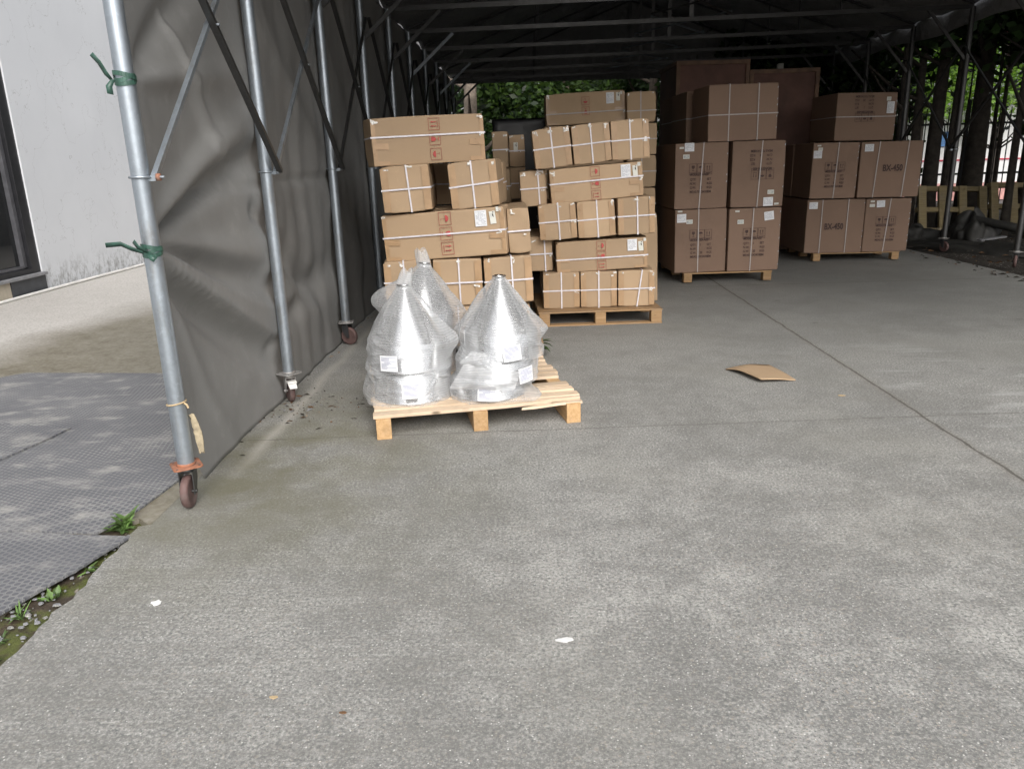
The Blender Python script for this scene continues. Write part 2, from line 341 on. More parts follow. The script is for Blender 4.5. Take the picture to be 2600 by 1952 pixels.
def mat_film(name='bubble_wrap_film', dens=.115):
    t = T(name); v = t.n('ShaderNodeTexCoord').outputs['Object']
    x, y, z = t.sep(v)
    ang = t.m('ARCTAN2', y, x)
    zz = t.m('ADD', z, t.m('MULTIPLY', t.noise(v, 4, 2, .4), .10))
    rib = t.m('SINE', t.m('MULTIPLY', t.m('ADD', zz, t.m('MULTIPLY', ang, .012)), 430.))
    rib = t.m('MULTIPLY_ADD', rib, .5, .5); fb = t.noise(v, 120, 2, .5)
    crk = t.ramp(t.noise(v, 6, 3, .5, 1.2), [(.46, 0.), (.5, 1.), (.54, 0.)])
    lw = t.n('ShaderNodeLayerWeight', {'Blend': .35}).outputs['Facing']
    cloud = t.ramp(t.noise(v, 4.5, 4, .6), [(.3, 0.), (.7, 1.)])
    fac = t.m('ADD', dens, t.m('ADD', t.m('MULTIPLY', rib, .07), t.m('ADD', t.m('MULTIPLY', crk, .05), t.m('ADD', t.m('MULTIPLY', lw, .45), t.m('MULTIPLY', cloud, .22)))))
    fac = t.m('MINIMUM', fac, .9)
    t.fin((.72, .73, .74), .16, 0., t.bump(t.m('ADD', t.m('MULTIPLY', rib, .5), t.m('ADD', t.m('MULTIPLY', crk, .8), fb)), .5, .004), .7)
    tl = t.n('ShaderNodeBsdfTranslucent', {'Color': (.72, .73, .74)})
    s1 = t.n('ShaderNodeMixShader', {0: .35, 1: t.p.outputs[0], 2: tl.outputs[0]})
    tr = t.n('ShaderNodeBsdfTransparent', {'Color': (.97, .975, .98)})
    ms = t.n('ShaderNodeMixShader', {0: fac, 1: tr.outputs[0], 2: s1.outputs[0]})
    t.t.links.new(ms.outputs[0], t.out.inputs[0])
    return t.mat
def mat_cleartape():
    t = T('clear_tape')
    t.fin((.85, .83, .78), .18, 0., t.bump(t.noise(t.obj(), 60, 3), .8, .004), .8)
    tr = t.n('ShaderNodeBsdfTransparent')
    ms = t.n('ShaderNodeMixShader', {0: t.ramp(t.noise(t.obj(), 45, 3), [(.35, .15), (.6, .95)]), 1: tr.outputs[0], 2: t.p.outputs[0]})
    t.t.links.new(ms.outputs[0], t.out.inputs[0]); return t.mat
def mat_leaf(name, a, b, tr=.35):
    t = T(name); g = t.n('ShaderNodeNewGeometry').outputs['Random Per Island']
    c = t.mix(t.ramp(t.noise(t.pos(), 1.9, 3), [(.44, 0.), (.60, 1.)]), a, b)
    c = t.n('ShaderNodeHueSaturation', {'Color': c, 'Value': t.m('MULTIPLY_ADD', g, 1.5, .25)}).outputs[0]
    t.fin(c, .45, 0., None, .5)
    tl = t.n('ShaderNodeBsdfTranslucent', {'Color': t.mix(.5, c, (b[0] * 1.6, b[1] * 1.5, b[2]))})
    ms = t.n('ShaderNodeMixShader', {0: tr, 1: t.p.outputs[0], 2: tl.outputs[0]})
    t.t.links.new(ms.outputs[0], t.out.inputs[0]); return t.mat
def mat_wall():
    t = T('painted_wall'); P = t.pos(); x, y, z = t.sep(P)
    c = t.mix(t.ramp(t.noise(P, .8, 4), [(.3, 0.), (.7, 1.)]), (.60, .615, .64), (.66, .675, .70))
    low = t.n('ShaderNodeMapRange', {0: z, 1: .42, 2: .12}, clamp=True).outputs[0]
    st = t.m('MULTIPLY', low, t.ramp(t.noise(t.map(P, (1, 2.2, 1.2)), 6, 5, .75), [(.46, 0.), (.62, .8)]))
    c = t.mix(st, c, (.24, .24, .235))
    cr = t.m('LESS_THAN', t.m('ABSOLUTE', t.m('SUBTRACT', t.noise(P, .9, 5, .6), .5)), .0016)
    c = t.mix(t.m('MULTIPLY', cr, .5), c, (.35, .35, .35))
    return t.fin(c, .8, 0., t.bump(t.noise(P, 25, 4), .12, .004), .3)

mt = {}
mt['concrete'] = mat_concrete(); mt['yard'] = mat_yard()
mt['soil'] = mat_soil('soil_moss', (.045, .032, .022), (.085, .065, .045), (.085, .10, .02), True)
mt['earth'] = mat_soil('earth', (.02, .016, .012), (.045, .037, .028))
mt['mat'] = mat_mat(); mt['tarp'] = mat_tarp(); mt['roof'] = mat_roof()
mt['galv'] = mat_galv('galvanised_steel'); mt['galvd'] = mat_galv('darker_steel', (.10, .10, .10), (.08, .075, .07))  # galvd: much darker grey version of the same steel
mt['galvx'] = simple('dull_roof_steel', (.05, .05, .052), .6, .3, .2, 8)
mt['rust'] = simple('rusty_steel', (.30, .125, .07), .8, .1, .4, 20, .4, dirt=(.2, .17, .15))
mt['plate'] = simple('zinc_plate', (.36, .35, .34), .5, .4, .2, 25, .2, dirt=(.18, .15, .12))
mt['dark'] = simple('dark_steel', (.05, .05, .052), .5, .4, .3, 20)
mt['wheel'] = simple('wheel_rubber', (.115, .068, .062), .65, 0., .35, 14, .2, dirt=(.16, .14, .13))
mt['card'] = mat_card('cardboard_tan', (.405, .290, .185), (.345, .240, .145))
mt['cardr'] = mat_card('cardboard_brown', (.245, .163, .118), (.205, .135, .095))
mt['tape'] = simple('packing_tape', (.385, .25, .14), .32, 0., .12, 9)
mt['ctape'] = mat_cleartape()
mt['strap'] = simple('strap_white', (.66, .63, .66), .4, 0., .12, 30)
mt['strapd'] = simple('strap_dull', (.42, .38, .36), .45, 0., .12, 30)
mt['paper'] = simple('paper_white', (.72, .73, .75), .7, 0., .06, 20)
mt['paperc'] = simple('paper_cream', (.66, .66, .60), .7, 0., .06, 20)
mt['ink'] = simple('ink_grey', (.36, .37, .41), .8); mt['inkb'] = simple('ink_black', (.06, .055, .055), .8)
mt['inkbox'] = simple('ink_stencil', (.085, .052, .045), .8); mt['inkblue'] = simple('ink_blue', (.12, .18, .26), .8)
mt['inkr'] = simple('ink_red', (.42, .07, .065), .75, 0., .25, 40)
mt['inkrl'] = simple('ink_red_line', (.30, .085, .06), .75)
mt['inklab'] = simple('ink_label', (.16, .17, .30), .8)
mt['wood'] = mat_wood('pallet_wood_new', (.52, .385, .26), (.69, .55, .41))
mt['woodend'] = mat_wood('pallet_wood_block', (.36, .22, .10), (.52, .34, .18), (9, .3, 9))
mt['woodo'] = mat_wood('pallet_wood_old', (.27, .165, .08), (.40, .26, .14))
mt['woody'] = mat_wood('pallet_wood_yellow', (.20, .155, .08), (.30, .24, .13))
mt['steel'] = None
t = T('stainless_steel'); v = t.obj(); x, y, z = t.sep(v)
br = t.noise(t.map(v, (1, 1, 90)), 3, 3, .6)
mt['steel'] = t.fin((.66, .66, .66), t.m('MULTIPLY_ADD', br, .14, .08), 1., t.bump(br, .05, .002))
mt['film'] = mat_film(); mt['film2'] = mat_film('bubble_wrap_double', .26)
mt['wall'] = mat_wall()
mt['frame'] = simple('window_frame_black', (.022, .022, .025), .35, .2, .2, 10)
mt['framel'] = simple('window_frame_grey', (.11, .11, .12), .35, .3, .2, 10)
t = T('dark_glass'); mt['glass'] = t.fin((.012, .013, .014), .06, 0., None, .6)  # opaque pane; the darkness of the room behind is put into its colour
mt['tile'] = simple('plinth_tile', (.045, .048, .055), .4, 0., .3, 8); mt['cream'] = simple('cream_render', (.45, .40, .32), .85, 0., .15, 8, .2)
mt['sillm'] = simple('sill_stone', (.22, .22, .23), .6, 0., .2, 10, .1)
mt['pipe'] = simple('white_pipe', (.70, .69, .66), .5, 0., .1, 5)
mt['green'] = simple('green_ribbon', (.035, .085, .065), .4, 0., .45, 30)
mt['straw'] = simple('straw_cord', (.45, .34, .20), .8, 0., .2, 30)
mt['foam'] = simple('yellow_foam', (.37, .31, .21), .9, 0., .3, 25, .5)
mt['bplastic'] = simple('black_plastic_sheet', (.012, .012, .014), .35, 0., .3, 6, .3)
mt['heap'] = simple('dark_heap', (.028, .027, .024), .6, 0., .5, 5, .5)
mt['bark'] = simple('bark_dark', (.05, .042, .034), .95, 0., .4, 12, .8)
mt['barkp'] = simple('bark_pale', (.19, .155, .125), .95, 0., .35, 10, .8, dirt=(.08, .065, .05))
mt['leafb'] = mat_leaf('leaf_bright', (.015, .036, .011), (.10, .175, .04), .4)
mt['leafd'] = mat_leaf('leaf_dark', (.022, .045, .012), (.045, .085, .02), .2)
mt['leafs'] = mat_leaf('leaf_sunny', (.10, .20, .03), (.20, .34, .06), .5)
mt['weed'] = mat_leaf('leaf_weed', (.11, .19, .055), (.20, .31, .10), .3)
mt['dry'] = mat_leaf('leaf_dry', (.14, .075, .04), (.24, .14, .075), .2)
mt['fence'] = simple('fence_paint', (.018, .02, .02), .6, .2, .3, 10)
mt['fenceg'] = simple('fence_grey', (.10, .11, .10), .6, .2, .3, 10)
mt['whitew'] = simple('white_render', (.80, .80, .80), .8, 0., .05, 2)
mt['pink'] = simple('pink_band', (.62, .33, .30), .8); mt['bluep'] = simple('blue_panel', (.12, .28, .60), .5)
mt['redp'] = simple('red_stripe', (.55, .05, .09), .5)
mt['asph'] = simple('asphalt_road', (.10, .10, .10), .9, 0., .2, 3, .2, world=True)
mt['crate'] = simple('plywood_red', (.17, .09, .07), .7, 0., .3, 2.5, .1)
mt['crateb'] = simple('plywood_batten', (.22, .135, .09), .7, 0., .3, 6, .1)
mt['white'] = simple('white_scrap', (.8, .8, .79), .6)

# ------------------------------------------------------------------ the ground
def struct(o): return tag(o, kind='structure')
struct(MB().grid(lambda u, v: (-120 + 240 * u, -60 + 260 * v, -.05), 8, 8).build('ground', mt['earth']))
# slab with a ragged left edge near the camera
pts = [(-1.70, -8)]
yy = -8
while yy < 3.02:
    yy += .045 if yy > 1.2 else .4
    e = -1.722 + .03 * fbm(yy * 5, 2.2) + .018 * fbm(yy * 17, 7) - .02 * max(0, min(1, (yy - 2.2)))
    pts.append((e, yy))
pts += [(-1.70, 3.06), (-1.70, 19), (5.93, 19), (5.93, -8)]
mb = MB(); mb.poly(pts, -.045, 0.)
struct(mb.build('concrete_floor', mt['concrete']))
mb = MB(); mb.poly([(-30, -8), (-1.93, -8), (-1.93, 3.02), (-1.80, 3.14), (-1.708, 3.06), (-1.708, 19), (-30, 19)], -.045, -.006)
struct(mb.build('yard_pavement', mt['yard']))
def soilf(u, v):
    x = -1.95 + .27 * u; y = -1 + 4.15 * v
    return (x, y, -.030 + .010 * fbm(x * 14, y * 14) + .006 * fbm(x * 40, y * 40))
struct(MB().grid(soilf, 18, 240).build('soil_path', mt['soil']))
struct(MB().grid(lambda u, v: (5.93 + 6 * u, 4 + 18 * v, -.02 + .04 * u + .04 * fbm(6 * u, 18 * v)), 40, 100).build('earth_bank', mt['earth']))
struct(MB().grid(lambda u, v: (-10 + 50 * u, 18.9 + 14 * v, -.03), 4, 4).build('road', mt['asph']))

# pebbles and chips in the soil strip: nobody could count them
mb = MB()
for k in range(230):
    y = random.uniform(1.2, 3.02); x = random.uniform(-1.92, -1.75); r = random.uniform(.003, .010)
    a = random.uniform(0, 6.28); e = random.uniform(.5, 1.8)
    vs = [(x + r * e * math.cos(a + i * 1.047) * random.uniform(.7, 1.2), y + r * math.sin(a + i * 1.047) * random.uniform(.7, 1.2), -.020) for i in range(6)]
    top = [(vx * .8 + x * .2, vy * .8 + y * .2, -.020 + r * .6) for vx, vy, _ in vs]
    mb.add(vs + top, [(6, 7, 8, 9, 10, 11)] + [(i, (i + 1) % 6, 6 + (i + 1) % 6, 6 + i) for i in range(6)], random.choice((0, 0, 1)))
tag(mb.build('pebbles', [mt['sillm'], mt['concrete']]), kind='stuff')

# rubber mats
def rubber_mat(pts, z, label, seed):
    n = 46; xs = [p[0] for p in pts]; ys = [p[1] for p in pts]
    out = []
    for i in range(len(pts)):
        a, b = pts[i], pts[(i + 1) % len(pts)]
        L = math.hypot(b[0] - a[0], b[1] - a[1]); k = max(2, int(L / .05))
        for j in range(k):
            f = j / k; out.append((a[0] + (b[0] - a[0]) * f + .006 * fbm(a[0] + L * f * 7, seed), a[1] + (b[1] - a[1]) * f + .006 * fbm(L * f * 7, seed + 3)))
    mb = MB(); mb.poly(out, z, z + .010)
    return tag(mb.build('rubber_mat', mt['mat']), label, 'rubber mat', 'rubber mats on the yard')
rubber_mat([(-4.6, 3.3), (-4.6, 4.9), (-4.15, 5.60), (-4.0, 5.77), (-2.84, 5.66), (-1.83, 5.60), (-1.76, 5.4), (-1.79, 3.56), (-1.835, 3.20), (-1.90, 2.98), (-2.30, 3.02), (-2.75, 3.02), (-3.6, 3.2)], -.005, 'large grey mat with oval dimples running under the tarpaulin', 1)
rubber_mat([(-4.9, 3.0), (-4.8, 4.6), (-3.4, 4.5), (-2.82, 4.37), (-2.86, 4.1), (-2.93, 3.8), (-3.0, 3.2), (-3.4, 3.0)], .0065, 'grey mat overlapping the large one at the left picture edge', 2)
rubber_mat([(-4.2, 1.0), (-4.2, 2.95), (-2.9, 2.99), (-2.25, 3.0), (-1.99, 2.965), (-1.735, 2.94), (-1.80, 2.70), (-1.915, 2.36), (-2.12, 1.75), (-2.45, 1.0)], -.004, 'mat nearest the camera, beside the mossy soil strip', 3)
# ground chips and scraps
def scrap(name, pts, z, m, label, cat, group=None, t=.003):
    mb = MB(); mb.poly(pts, z, z + t)
    return tag(mb.build(name, m), label, cat, group)
def blob(cx, cy, rx, ry, n=9, seed=1):
    rr = random.Random(seed)
    return [(cx + rx * math.cos(6.283 * i / n) * rr.uniform(.45, 1.1), cy + ry * math.sin(6.283 * i / n) * rr.uniform(.45, 1.1)) for i in range(n)]
scrap('white_chip', blob(-1.375, 2.42, .022, .020, 11, 3), .001, mt['white'], 'white chalky splash on the concrete at lower left', 'chip')
scrap('white_chip', blob(.09, 2.16, .032, .015, 9, 5), .001, mt['white'], 'white chip on the concrete, low in the middle', 'chip')
scrap('white_chip', blob(1.87, 2.57, .02, .012, 8, 6), .001, mt['paperc'], 'small pale chip on the concrete at lower right', 'chip')
scrap('leaf_scrap', blob(-.78, 1.90, .018, .008, 8, 8), .001, mt['straw'], 'pale yellow sliver on the concrete at lower left', 'scrap')
scrap('leaf_scrap', blob(-.56, 1.83, .014, .006, 8, 9), .001, mt['dry'], 'small brown leaf on the concrete near the bottom edge', 'leaf')
scrap('leaf_scrap', blob(1.98, 4.72, .03, .014, 7, 10), .001, mt['straw'], 'small tan scrap near the long floor joint', 'scrap')
mb = MB()
rr = random.Random(4)
for k in range(170):
    z = rr.random()
    if z < .6: x, y = rr.gauss(-1.3, .22), rr.gauss(4.72, .22)
    elif z < .8: x, y = rr.uniform(-1.68, -1.58), rr.uniform(3.8, 8)
    else: x, y = rr.gauss(-1.55, .06), rr.gauss(4.75, .15)
    if x < -1.69: continue
    r = rr.uniform(.004, .014) if k % 4 else rr.uniform(.015, .032); a = rr.uniform(0, 6.28); lift = rr.uniform(.002, .012)
    dx, dy = math.cos(a) * r, math.sin(a) * r
    mb.add([(x - dx, y - dy, .002), (x + dy * .4, y - dx * .4, lift), (x + dx, y + dy, .003), (x - dy * .4, y + dx * .4, lift * .5)], [(0, 1, 2, 3)], rr.choice((0, 0, 1, 1, 1, 2)))
for k in range(700):
    x, y = rr.uniform(5.6, 8.5), rr.uniform(7.5, 15)
    r = rr.uniform(.015, .05); a = rr.uniform(0, 6.28); dx, dy = math.cos(a) * r, math.sin(a) * r
    b = .004 if x < 5.93 else .03
    mb.add([(x - dx, y - dy, b), (x + dy * .4, y - dx * .4, b + .02), (x + dx, y + dy, b + .005), (x - dy * .4, y + dx * .4, b + .01)], [(0, 1, 2, 3)], rr.choice((0, 1, 1)))
tag(mb.build('leaf_litter', [mt['dry'], mt['bark'], mt['sillm']]), kind='stuff')

# curved piece of cardboard on the floor
mb = MB()
top = [(0, (1.413, 5.412)), (.25, (1.60, 5.475)), (.55, (1.74, 5.46)), (1, (1.811, 5.088))]
bot = [(0, (1.413, 5.395)), (.3, (1.478, 5.26)), (.6, (1.56, 5.03)), (1, (1.806, 5.075))]
def lerp(tab, u):
    for (a, p), (b, q) in zip(tab, tab[1:]):
        if u <= b: f = (u - a) / (b - a); return (p[0] + (q[0] - p[0]) * f, p[1] + (q[1] - p[1]) * f)
    return tab[-1][1]
def cardf(u, v):
    a, b = lerp(top, u), lerp(bot, u)
    x = b[0] + (a[0] - b[0]) * v; y = b[1] + (a[1] - b[1]) * v
    return (x, y, .004 + .030 * math.sin(math.pi * min(1, u * 1.05)) * (1 - .5 * v) + .004 * math.sin(9 * u))
mb.grid(cardf, 20, 6)
tag(mb.build('cardboard_scrap', mt['card'], solid=.004), 'curled piece of tan cardboard lying alone on the floor', 'cardboard')

# ------------------------------------------------------------------ the building on the left
bl = thing('building', 'pale grey rendered building wall with a black framed window', 'building', (-6.57, 9, 0))
mb = MB(); L = 22
X0 = 0.
def wq(y0, y1, z0, z1): mb.box((X0 - .12, (y0 + y1) / 2, (z0 + z1) / 2), (.24, y1 - y0, z1 - z0))
wq(-14, -1.6, -.05, 7); wq(1.25, 20, -.05, 7); wq(-1.6, 1.25, 3.3, 7); wq(-1.6, 1.25, -.05, .21)
mb.build('wall', mt['wall'], bl)
fr = MB(); fr.box((-.09, 1.16, 1.775), (.14, .18, 3.05)); fr.box((-.09, -.2, .285), (.14, 2.54, .07)); fr.box((-.09, -.2, 3.2), (.14, 2.54, .20)); fr.box((-.09, -1.53, 1.775), (.14, .12, 3.05))
fo = fr.build('window_frame', mt['frame'], bl, bevel=.004)
fr = MB(); fr.box((-.11, 1.03, 1.72), (.08, .07, 2.78)); fr.box((-.11, -.2, .34), (.08, 2.38, .035)); fr.box((-.11, -.4, 1.72), (.08, .07, 2.7))
fr.build('sash', mt['framel'], fo, bevel=.003)
MB().box((-.13, -.2, 1.72), (.012, 2.5, 2.78)).build('pane', mt['glass'], fo)
MB().box((.015, -.17, .232), (.10, 2.86, .036)).build('window_sill', mt['sillm'], bl, bevel=.004)
MB().box((.010, .885, .088), (.04, .73, .250)).build('plinth_tiles', mt['tile'], bl, bevel=.003)
MB().box((.008, -.6, .088), (.03, 2.22, .250)).build('plinth_render', mt['cream'], bl)
mb = MB(); mb.tube([(0, -6, .016)] + [(.01 * math.sin(k * .9), -6 + k * .6, .016 + .002 * math.sin(k)) for k in range(1, 18)], .020, 10)
o = mb.build('water_pipe', mt['pipe']); o.location = (-6.47, 8.6, 0)
tag(o, 'thin white pipe lying along the foot of the grey building', 'pipe')

# ------------------------------------------------------------------ the tent
tent = thing('storage_tent', 'retractable grey tarpaulin storage tent on steel poles with caster wheels', 'tent', (0, 0, 0))
YS = [3.26, 4.85, 6.52, 8.17, 9.85, 11.5, 13.25, 14.9, 16.5, 18.1]
YRS = [3.42, 5.05, 6.75, 8.40, 10.02, 11.80, 13.50, 15.17, 16.8, 18.4]
XL, XR = -1.6, 6.25
def topz(x): return 3.25 + .0160 * (x + 1.6)
def caster(pole, x, y, yaw, style):
    c, s = math.cos(yaw), math.sin(yaw)
    rot = Matrix.Rotation(yaw, 3, 'Z')
    P = lambda a, b, z: Vector((x, y, 0)) + rot @ Vector((a, b, 0)) + Vector((0, 0, z))
    m = MB(); hw = .064
    plate = [(-hw, -hw + .012), (-hw + .012, -hw), (hw - .012, -hw), (hw, -hw + .012), (hw, hw - .012), (hw - .012, hw), (-hw + .012, hw), (-hw, hw - .012)]
    r2 = Matrix.Rotation(yaw + .5, 3, 'Z')
    pp = [(x + (r2 @ Vector((a, b, 0))).x, y + (r2 @ Vector((a, b, 0))).y) for a, b in plate]
    m.poly(pp, .196, .203, 0)
    for a, b in ((-.048, -.048), (.048, -.048), (-.048, .048), (.048, .048)):
        q = r2 @ Vector((a, b, 0)); m.lathe([(0, .2036), (.006, .2036), (.006, .2026)], 10, 1, (x + q.x, y + q.y, 0))
    m.lathe([(.037, .203), (.044, .204), (.039, .212), (.037, .214)], 20, 0, (x, y, 0))
    m.build('caster_plate', [mt['rust'] if style == 'rust' else mt['plate'], mt['dark']], pole)
    m = MB()
    m.lathe([(.0, .168), (.034, .168), (.036, .180), (.030, .196), (0, .196)], 20, 0, P(0, 0, 0) - Vector((0, 0, 0)))
    off = .022
    for sd_ in (-1, 1):
        fork = [(-.030, .176), (.032, .176), (.030 + off * .2, .13), (.016 + off, .066), (-.010 + off, .066), (-.026, .13)]
        vs = [P(a, sd_ * .0285, z) for a, z in fork] + [P(a, sd_ * .0335, z) for a, z in fork]
        n = len(fork)
        m.add(vs, [list(range(n)), list(range(n, 2 * n))[::-1]] + [(i, (i + 1) % n, n + (i + 1) % n, n + i) for i in range(n)], 0)
    m.box(P(0, 0, .173), (.06, .064, .006), rot)
    m.tube([P(off, -.040, .078), P(off, .040, .078)], .008, 10)
    if style == 'brake':
        m.add([P(-.05, -.028, .150), P(-.05, .028, .150), P(-.092, .024, .118), P(-.092, -.024, .118), P(-.05, -.028, .145), P(-.05, .028, .145), P(-.090, .024, .112), P(-.090, -.024, .112)],
              [(0, 1, 2, 3), (7, 6, 5, 4), (0, 3, 7, 4), (1, 5, 6, 2), (3, 2, 6, 7), (0, 4, 5, 1)], 1)
        m.box(P(-.045, 0, .150), (.05, .058, .012), rot, 1)
    m.build('caster_fork', [mt['plate'] if style == 'brake' else mt['galvd'] if style == 'rust' else mt['dark'], mt['pipe']], pole)
    m = MB(); prof = []
    R_, W_ = .0775, .019
    prof = [(.0, -W_ + .004), (.03, -W_ + .004), (.055, -W_ + .002), (.062, -W_), (.072, -W_ * .85), (.0765, -W_ * .5), (R_, 0), (.0765, W_ * .5), (.072, W_ * .85), (.062, W_), (.055, W_ - .002), (.03, W_ - .004), (.0, W_ - .004)]
    mm = MB(); mm.lathe(prof, 32)
    vs = [P(off + v[0], v[2], .0775 + v[1]) for v in mm.v]
    m.add(vs, mm.f, 0, True); m.build('wheel', mt['wheel'], pole)
for i in range(len(YS)):
    for side, x in (('l', XL), ('r', XR)):
        y = YS[i] if side == 'l' else YRS[i]
        m = MB(); m.tube([(x, y, .203), (x, y, 1.2), (x, y, topz(x))], .037, 20)
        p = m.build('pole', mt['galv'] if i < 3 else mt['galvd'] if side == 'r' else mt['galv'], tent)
        yaw = {0: R(-84), 1: R(120), 2: R(-20)}.get(i, R(100 + 37 * i)) if side == 'l' else R(40 + 50 * i)
        caster(p, x, y, yaw, 'rust' if (i == 0 and side == 'l') else 'brake' if (i == 1 and side == 'l') else 'plain')
        # collar: U-bolt ring and bracket holding the brace ends
        s = 1 if side == 'l' else -1
        m = MB(); ring = [(x + .043 * math.cos(a), y + .043 * math.sin(a), 1.480) for a in [6.283 * k / 24 for k in range(25)]]
        m.tube(ring, .0055, 8, cap=False); m.box((x + s * .046, y + .018, 1.474), (.036, .05, .022))
        m.tube([(x + s * .058, y + .0, 1.478), (x + s * .100, y + .0, 1.478)], .006, 8)
        m.lathe([(0, 0), (.017, 0), (.017, .014), (0, .014)], 6, 1)
        v = m.v[-24:]
        m.v[-24:] = [(x + s * (.068 + q[2]), y + q[0], 1.478 + q[1]) for q in v]
        m.build('collar', [mt['galv'], mt['rust'] if i == 0 else mt['galv']], p)
# scissor braces along both sides
for side, x, s in (('l', XL, 1), ('r', XR, -1)):
    for i in range(len(YS) - 1):
        y0, y1 = (YS if side == 'l' else YRS)[i:i + 2]
        zt = 2.88
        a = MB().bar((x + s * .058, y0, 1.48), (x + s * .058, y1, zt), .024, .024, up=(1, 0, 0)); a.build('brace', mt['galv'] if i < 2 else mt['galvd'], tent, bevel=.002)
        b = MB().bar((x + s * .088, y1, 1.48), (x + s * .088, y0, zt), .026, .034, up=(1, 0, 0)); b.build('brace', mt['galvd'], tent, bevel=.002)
        ym = (y0 + y1) / 2; zm = (1.48 + zt) / 2
        MB().tube([(x + s * .04, ym, zm), (x + s * .118, ym, zm)], .007, 8).build('bolt', mt['galv'], tent)
RX, RZ = 2.325, 4.75
for i in range(len(YS)):
    ya, yb = YS[i], YRS[i]; yx = lambda x: ya + (yb - ya) * (x - XL) / (XR - XL)
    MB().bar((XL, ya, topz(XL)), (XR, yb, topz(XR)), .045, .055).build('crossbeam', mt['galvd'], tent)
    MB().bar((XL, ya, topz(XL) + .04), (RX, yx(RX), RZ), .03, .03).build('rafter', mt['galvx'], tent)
    MB().bar((XR, yb, topz(XR) + .04), (RX, yx(RX), RZ), .03, .03).build('rafter', mt['galvx'], tent)
    for x in (XL, XR):
        s = 1 if x < 0 else -1
        MB().bar((x + s * .03, yx(x), 2.70), (x + s * .62, yx(x + s * .62), topz(x) - .03), .04, .022, up=(0, 1, 0)).build('knee_brace', mt['galv'] if i in (5, 7) and s > 0 else mt['galvd'], tent)
    for xs in (.2, RX, 4.4):
        zr = topz(xs) + (RZ - 3.3) * (1 - abs(xs - RX) / 3.92)
        MB().bar((xs, yx(xs), topz(xs) + .03), (xs, yx(xs), zr), .06 if xs == RX else .018, .02).build('truss_strut', mt['galvd'] if xs == RX else mt['galvx'], tent)
for i in range(2, len(YS) - 1):
    y0, y1 = (YS[i] + YRS[i]) / 2, (YS[i + 1] + YRS[i + 1]) / 2; zz = topz(RX) + .055
    for (xa, xb, dz) in ((RX - .55, RX + .55, 0), (RX + .55, RX - .55, .03)):
        MB().bar((xa, y0, zz + dz), (xb, y1, zz + dz), .022, .02).build('brace', mt['galv'] if i > 4 else mt['galvd'], tent)
# side tarpaulin
CRE = [((3.30, 1.17), (5.0, .46), .095, .085, 1), ((3.30, 1.05), (4.95, .22), -.085, .11, 1), ((3.30, 1.20), (5.1, .72), -.060, .085, 1), ((3.30, 1.21), (4.9, .98), .035, .07, 1), ((3.30, 1.22), (4.9, 1.58), -.080, .065, 1),
       ((3.30, 1.30), (4.9, 1.80), .050, .07, 1), ((3.25, 1.86), (4.9, 2.75), -.045, .10, 1), ((3.25, 1.86), (4.9, 2.05), .035, .08, 1), ((3.9, 2.2), (4.4, 1.5), .03, .06, 0), ((3.30, 1.12), (4.0, -.1), .016, .08, 1),
       ((4.8, .42), (6.6, .75), -.05, .12, 1), ((4.75, 1.25), (6.7, .15), -.060, .13, 1), ((4.8, .85), (5.5, 1.3), .022, .12, 0), ((5.0, .7), (6.7, .30), .035, .15, 1), ((6.4, 1.3), (8.3, .25), .035, .18, 1), ((4.0, 1.40), (8.4, 1.44), -.018, .035, 0), ((4.9, 2.6), (6.5, 1.6), .03, .15, 1)]
def segd(p, a, b):
    ax, ay = a; bx, by = b; dx, dy = bx - ax, by - ay
    t_ = max(0, min(1, ((p[0] - ax) * dx + (p[1] - ay) * dy) / (dx * dx + dy * dy)))
    return math.hypot(p[0] - ax - t_ * dx, p[1] - ay - t_ * dy), t_
def tarp_x(y, z):
    k = 0
    while k < len(YS) - 2 and y > YS[k + 1]: k += 1
    f = (y - YS[k]) / (YS[k + 1] - YS[k]); f = max(0, min(1, f))
    d = -.055 - .05 * math.sin(math.pi * f) * (1 - .35 * abs(z - 1.2))
    for a, b, amp, w, grow in CRE:
        amp *= 1.0
        dd, t_ = segd((y, z), a, b)
        ww = w * (.45 + .9 * t_) if grow or t_ > 0 else w * .5
        d += amp * (.35 + .65 * math.sin(math.pi * min(1, t_ * .85 + .12))) * math.exp(-(dd / ww) ** 2)
    v = .5 * fbm(y * 2.2, z * .35, 3) + .35 * fbm(y * 5.5, z * .6, 8)
    d += v * (.003 + .040 * max(0, min(1, (y - 4.4) / 1.2))) + .010 * fbm(y * 1.2, z * 1.5, 5)
    if y < 4.9: d += .003 * fbm(y * 4 - z * 3, z * 4 + y * 2, 11)
    edge = max(0, 1 - (y - 3.27) / .25)
    d = d * (1 - edge) + edge * (-.045 - .022 * abs(math.sin((z - 1.18) / .68 * math.pi)))
    return min(-.041, d)
def side(u, v):
    y = 3.275 + (18.15 - 3.275) * (u ** 1.7); z = .004 + 3.28 * v
    ey = 0
    fe_ = max(0, 1 - u / .22)
    ey = fe_ * (.135 - .12 * math.exp(-((z - 1.19) / .05) ** 2) - .10 * math.exp(-((z - 1.86) / .06) ** 2) + .045 * math.exp(-((z - 1.37) / .10) ** 2) + .16 * max(0, 1 - z / .35) ** 1.3)
    return (XL + tarp_x(y, z), y + ey, z)
m = MB(); m.grid(side, 420, 120); o = m.build('side_tarpaulin', mt['tarp'], tent, solid=.003)
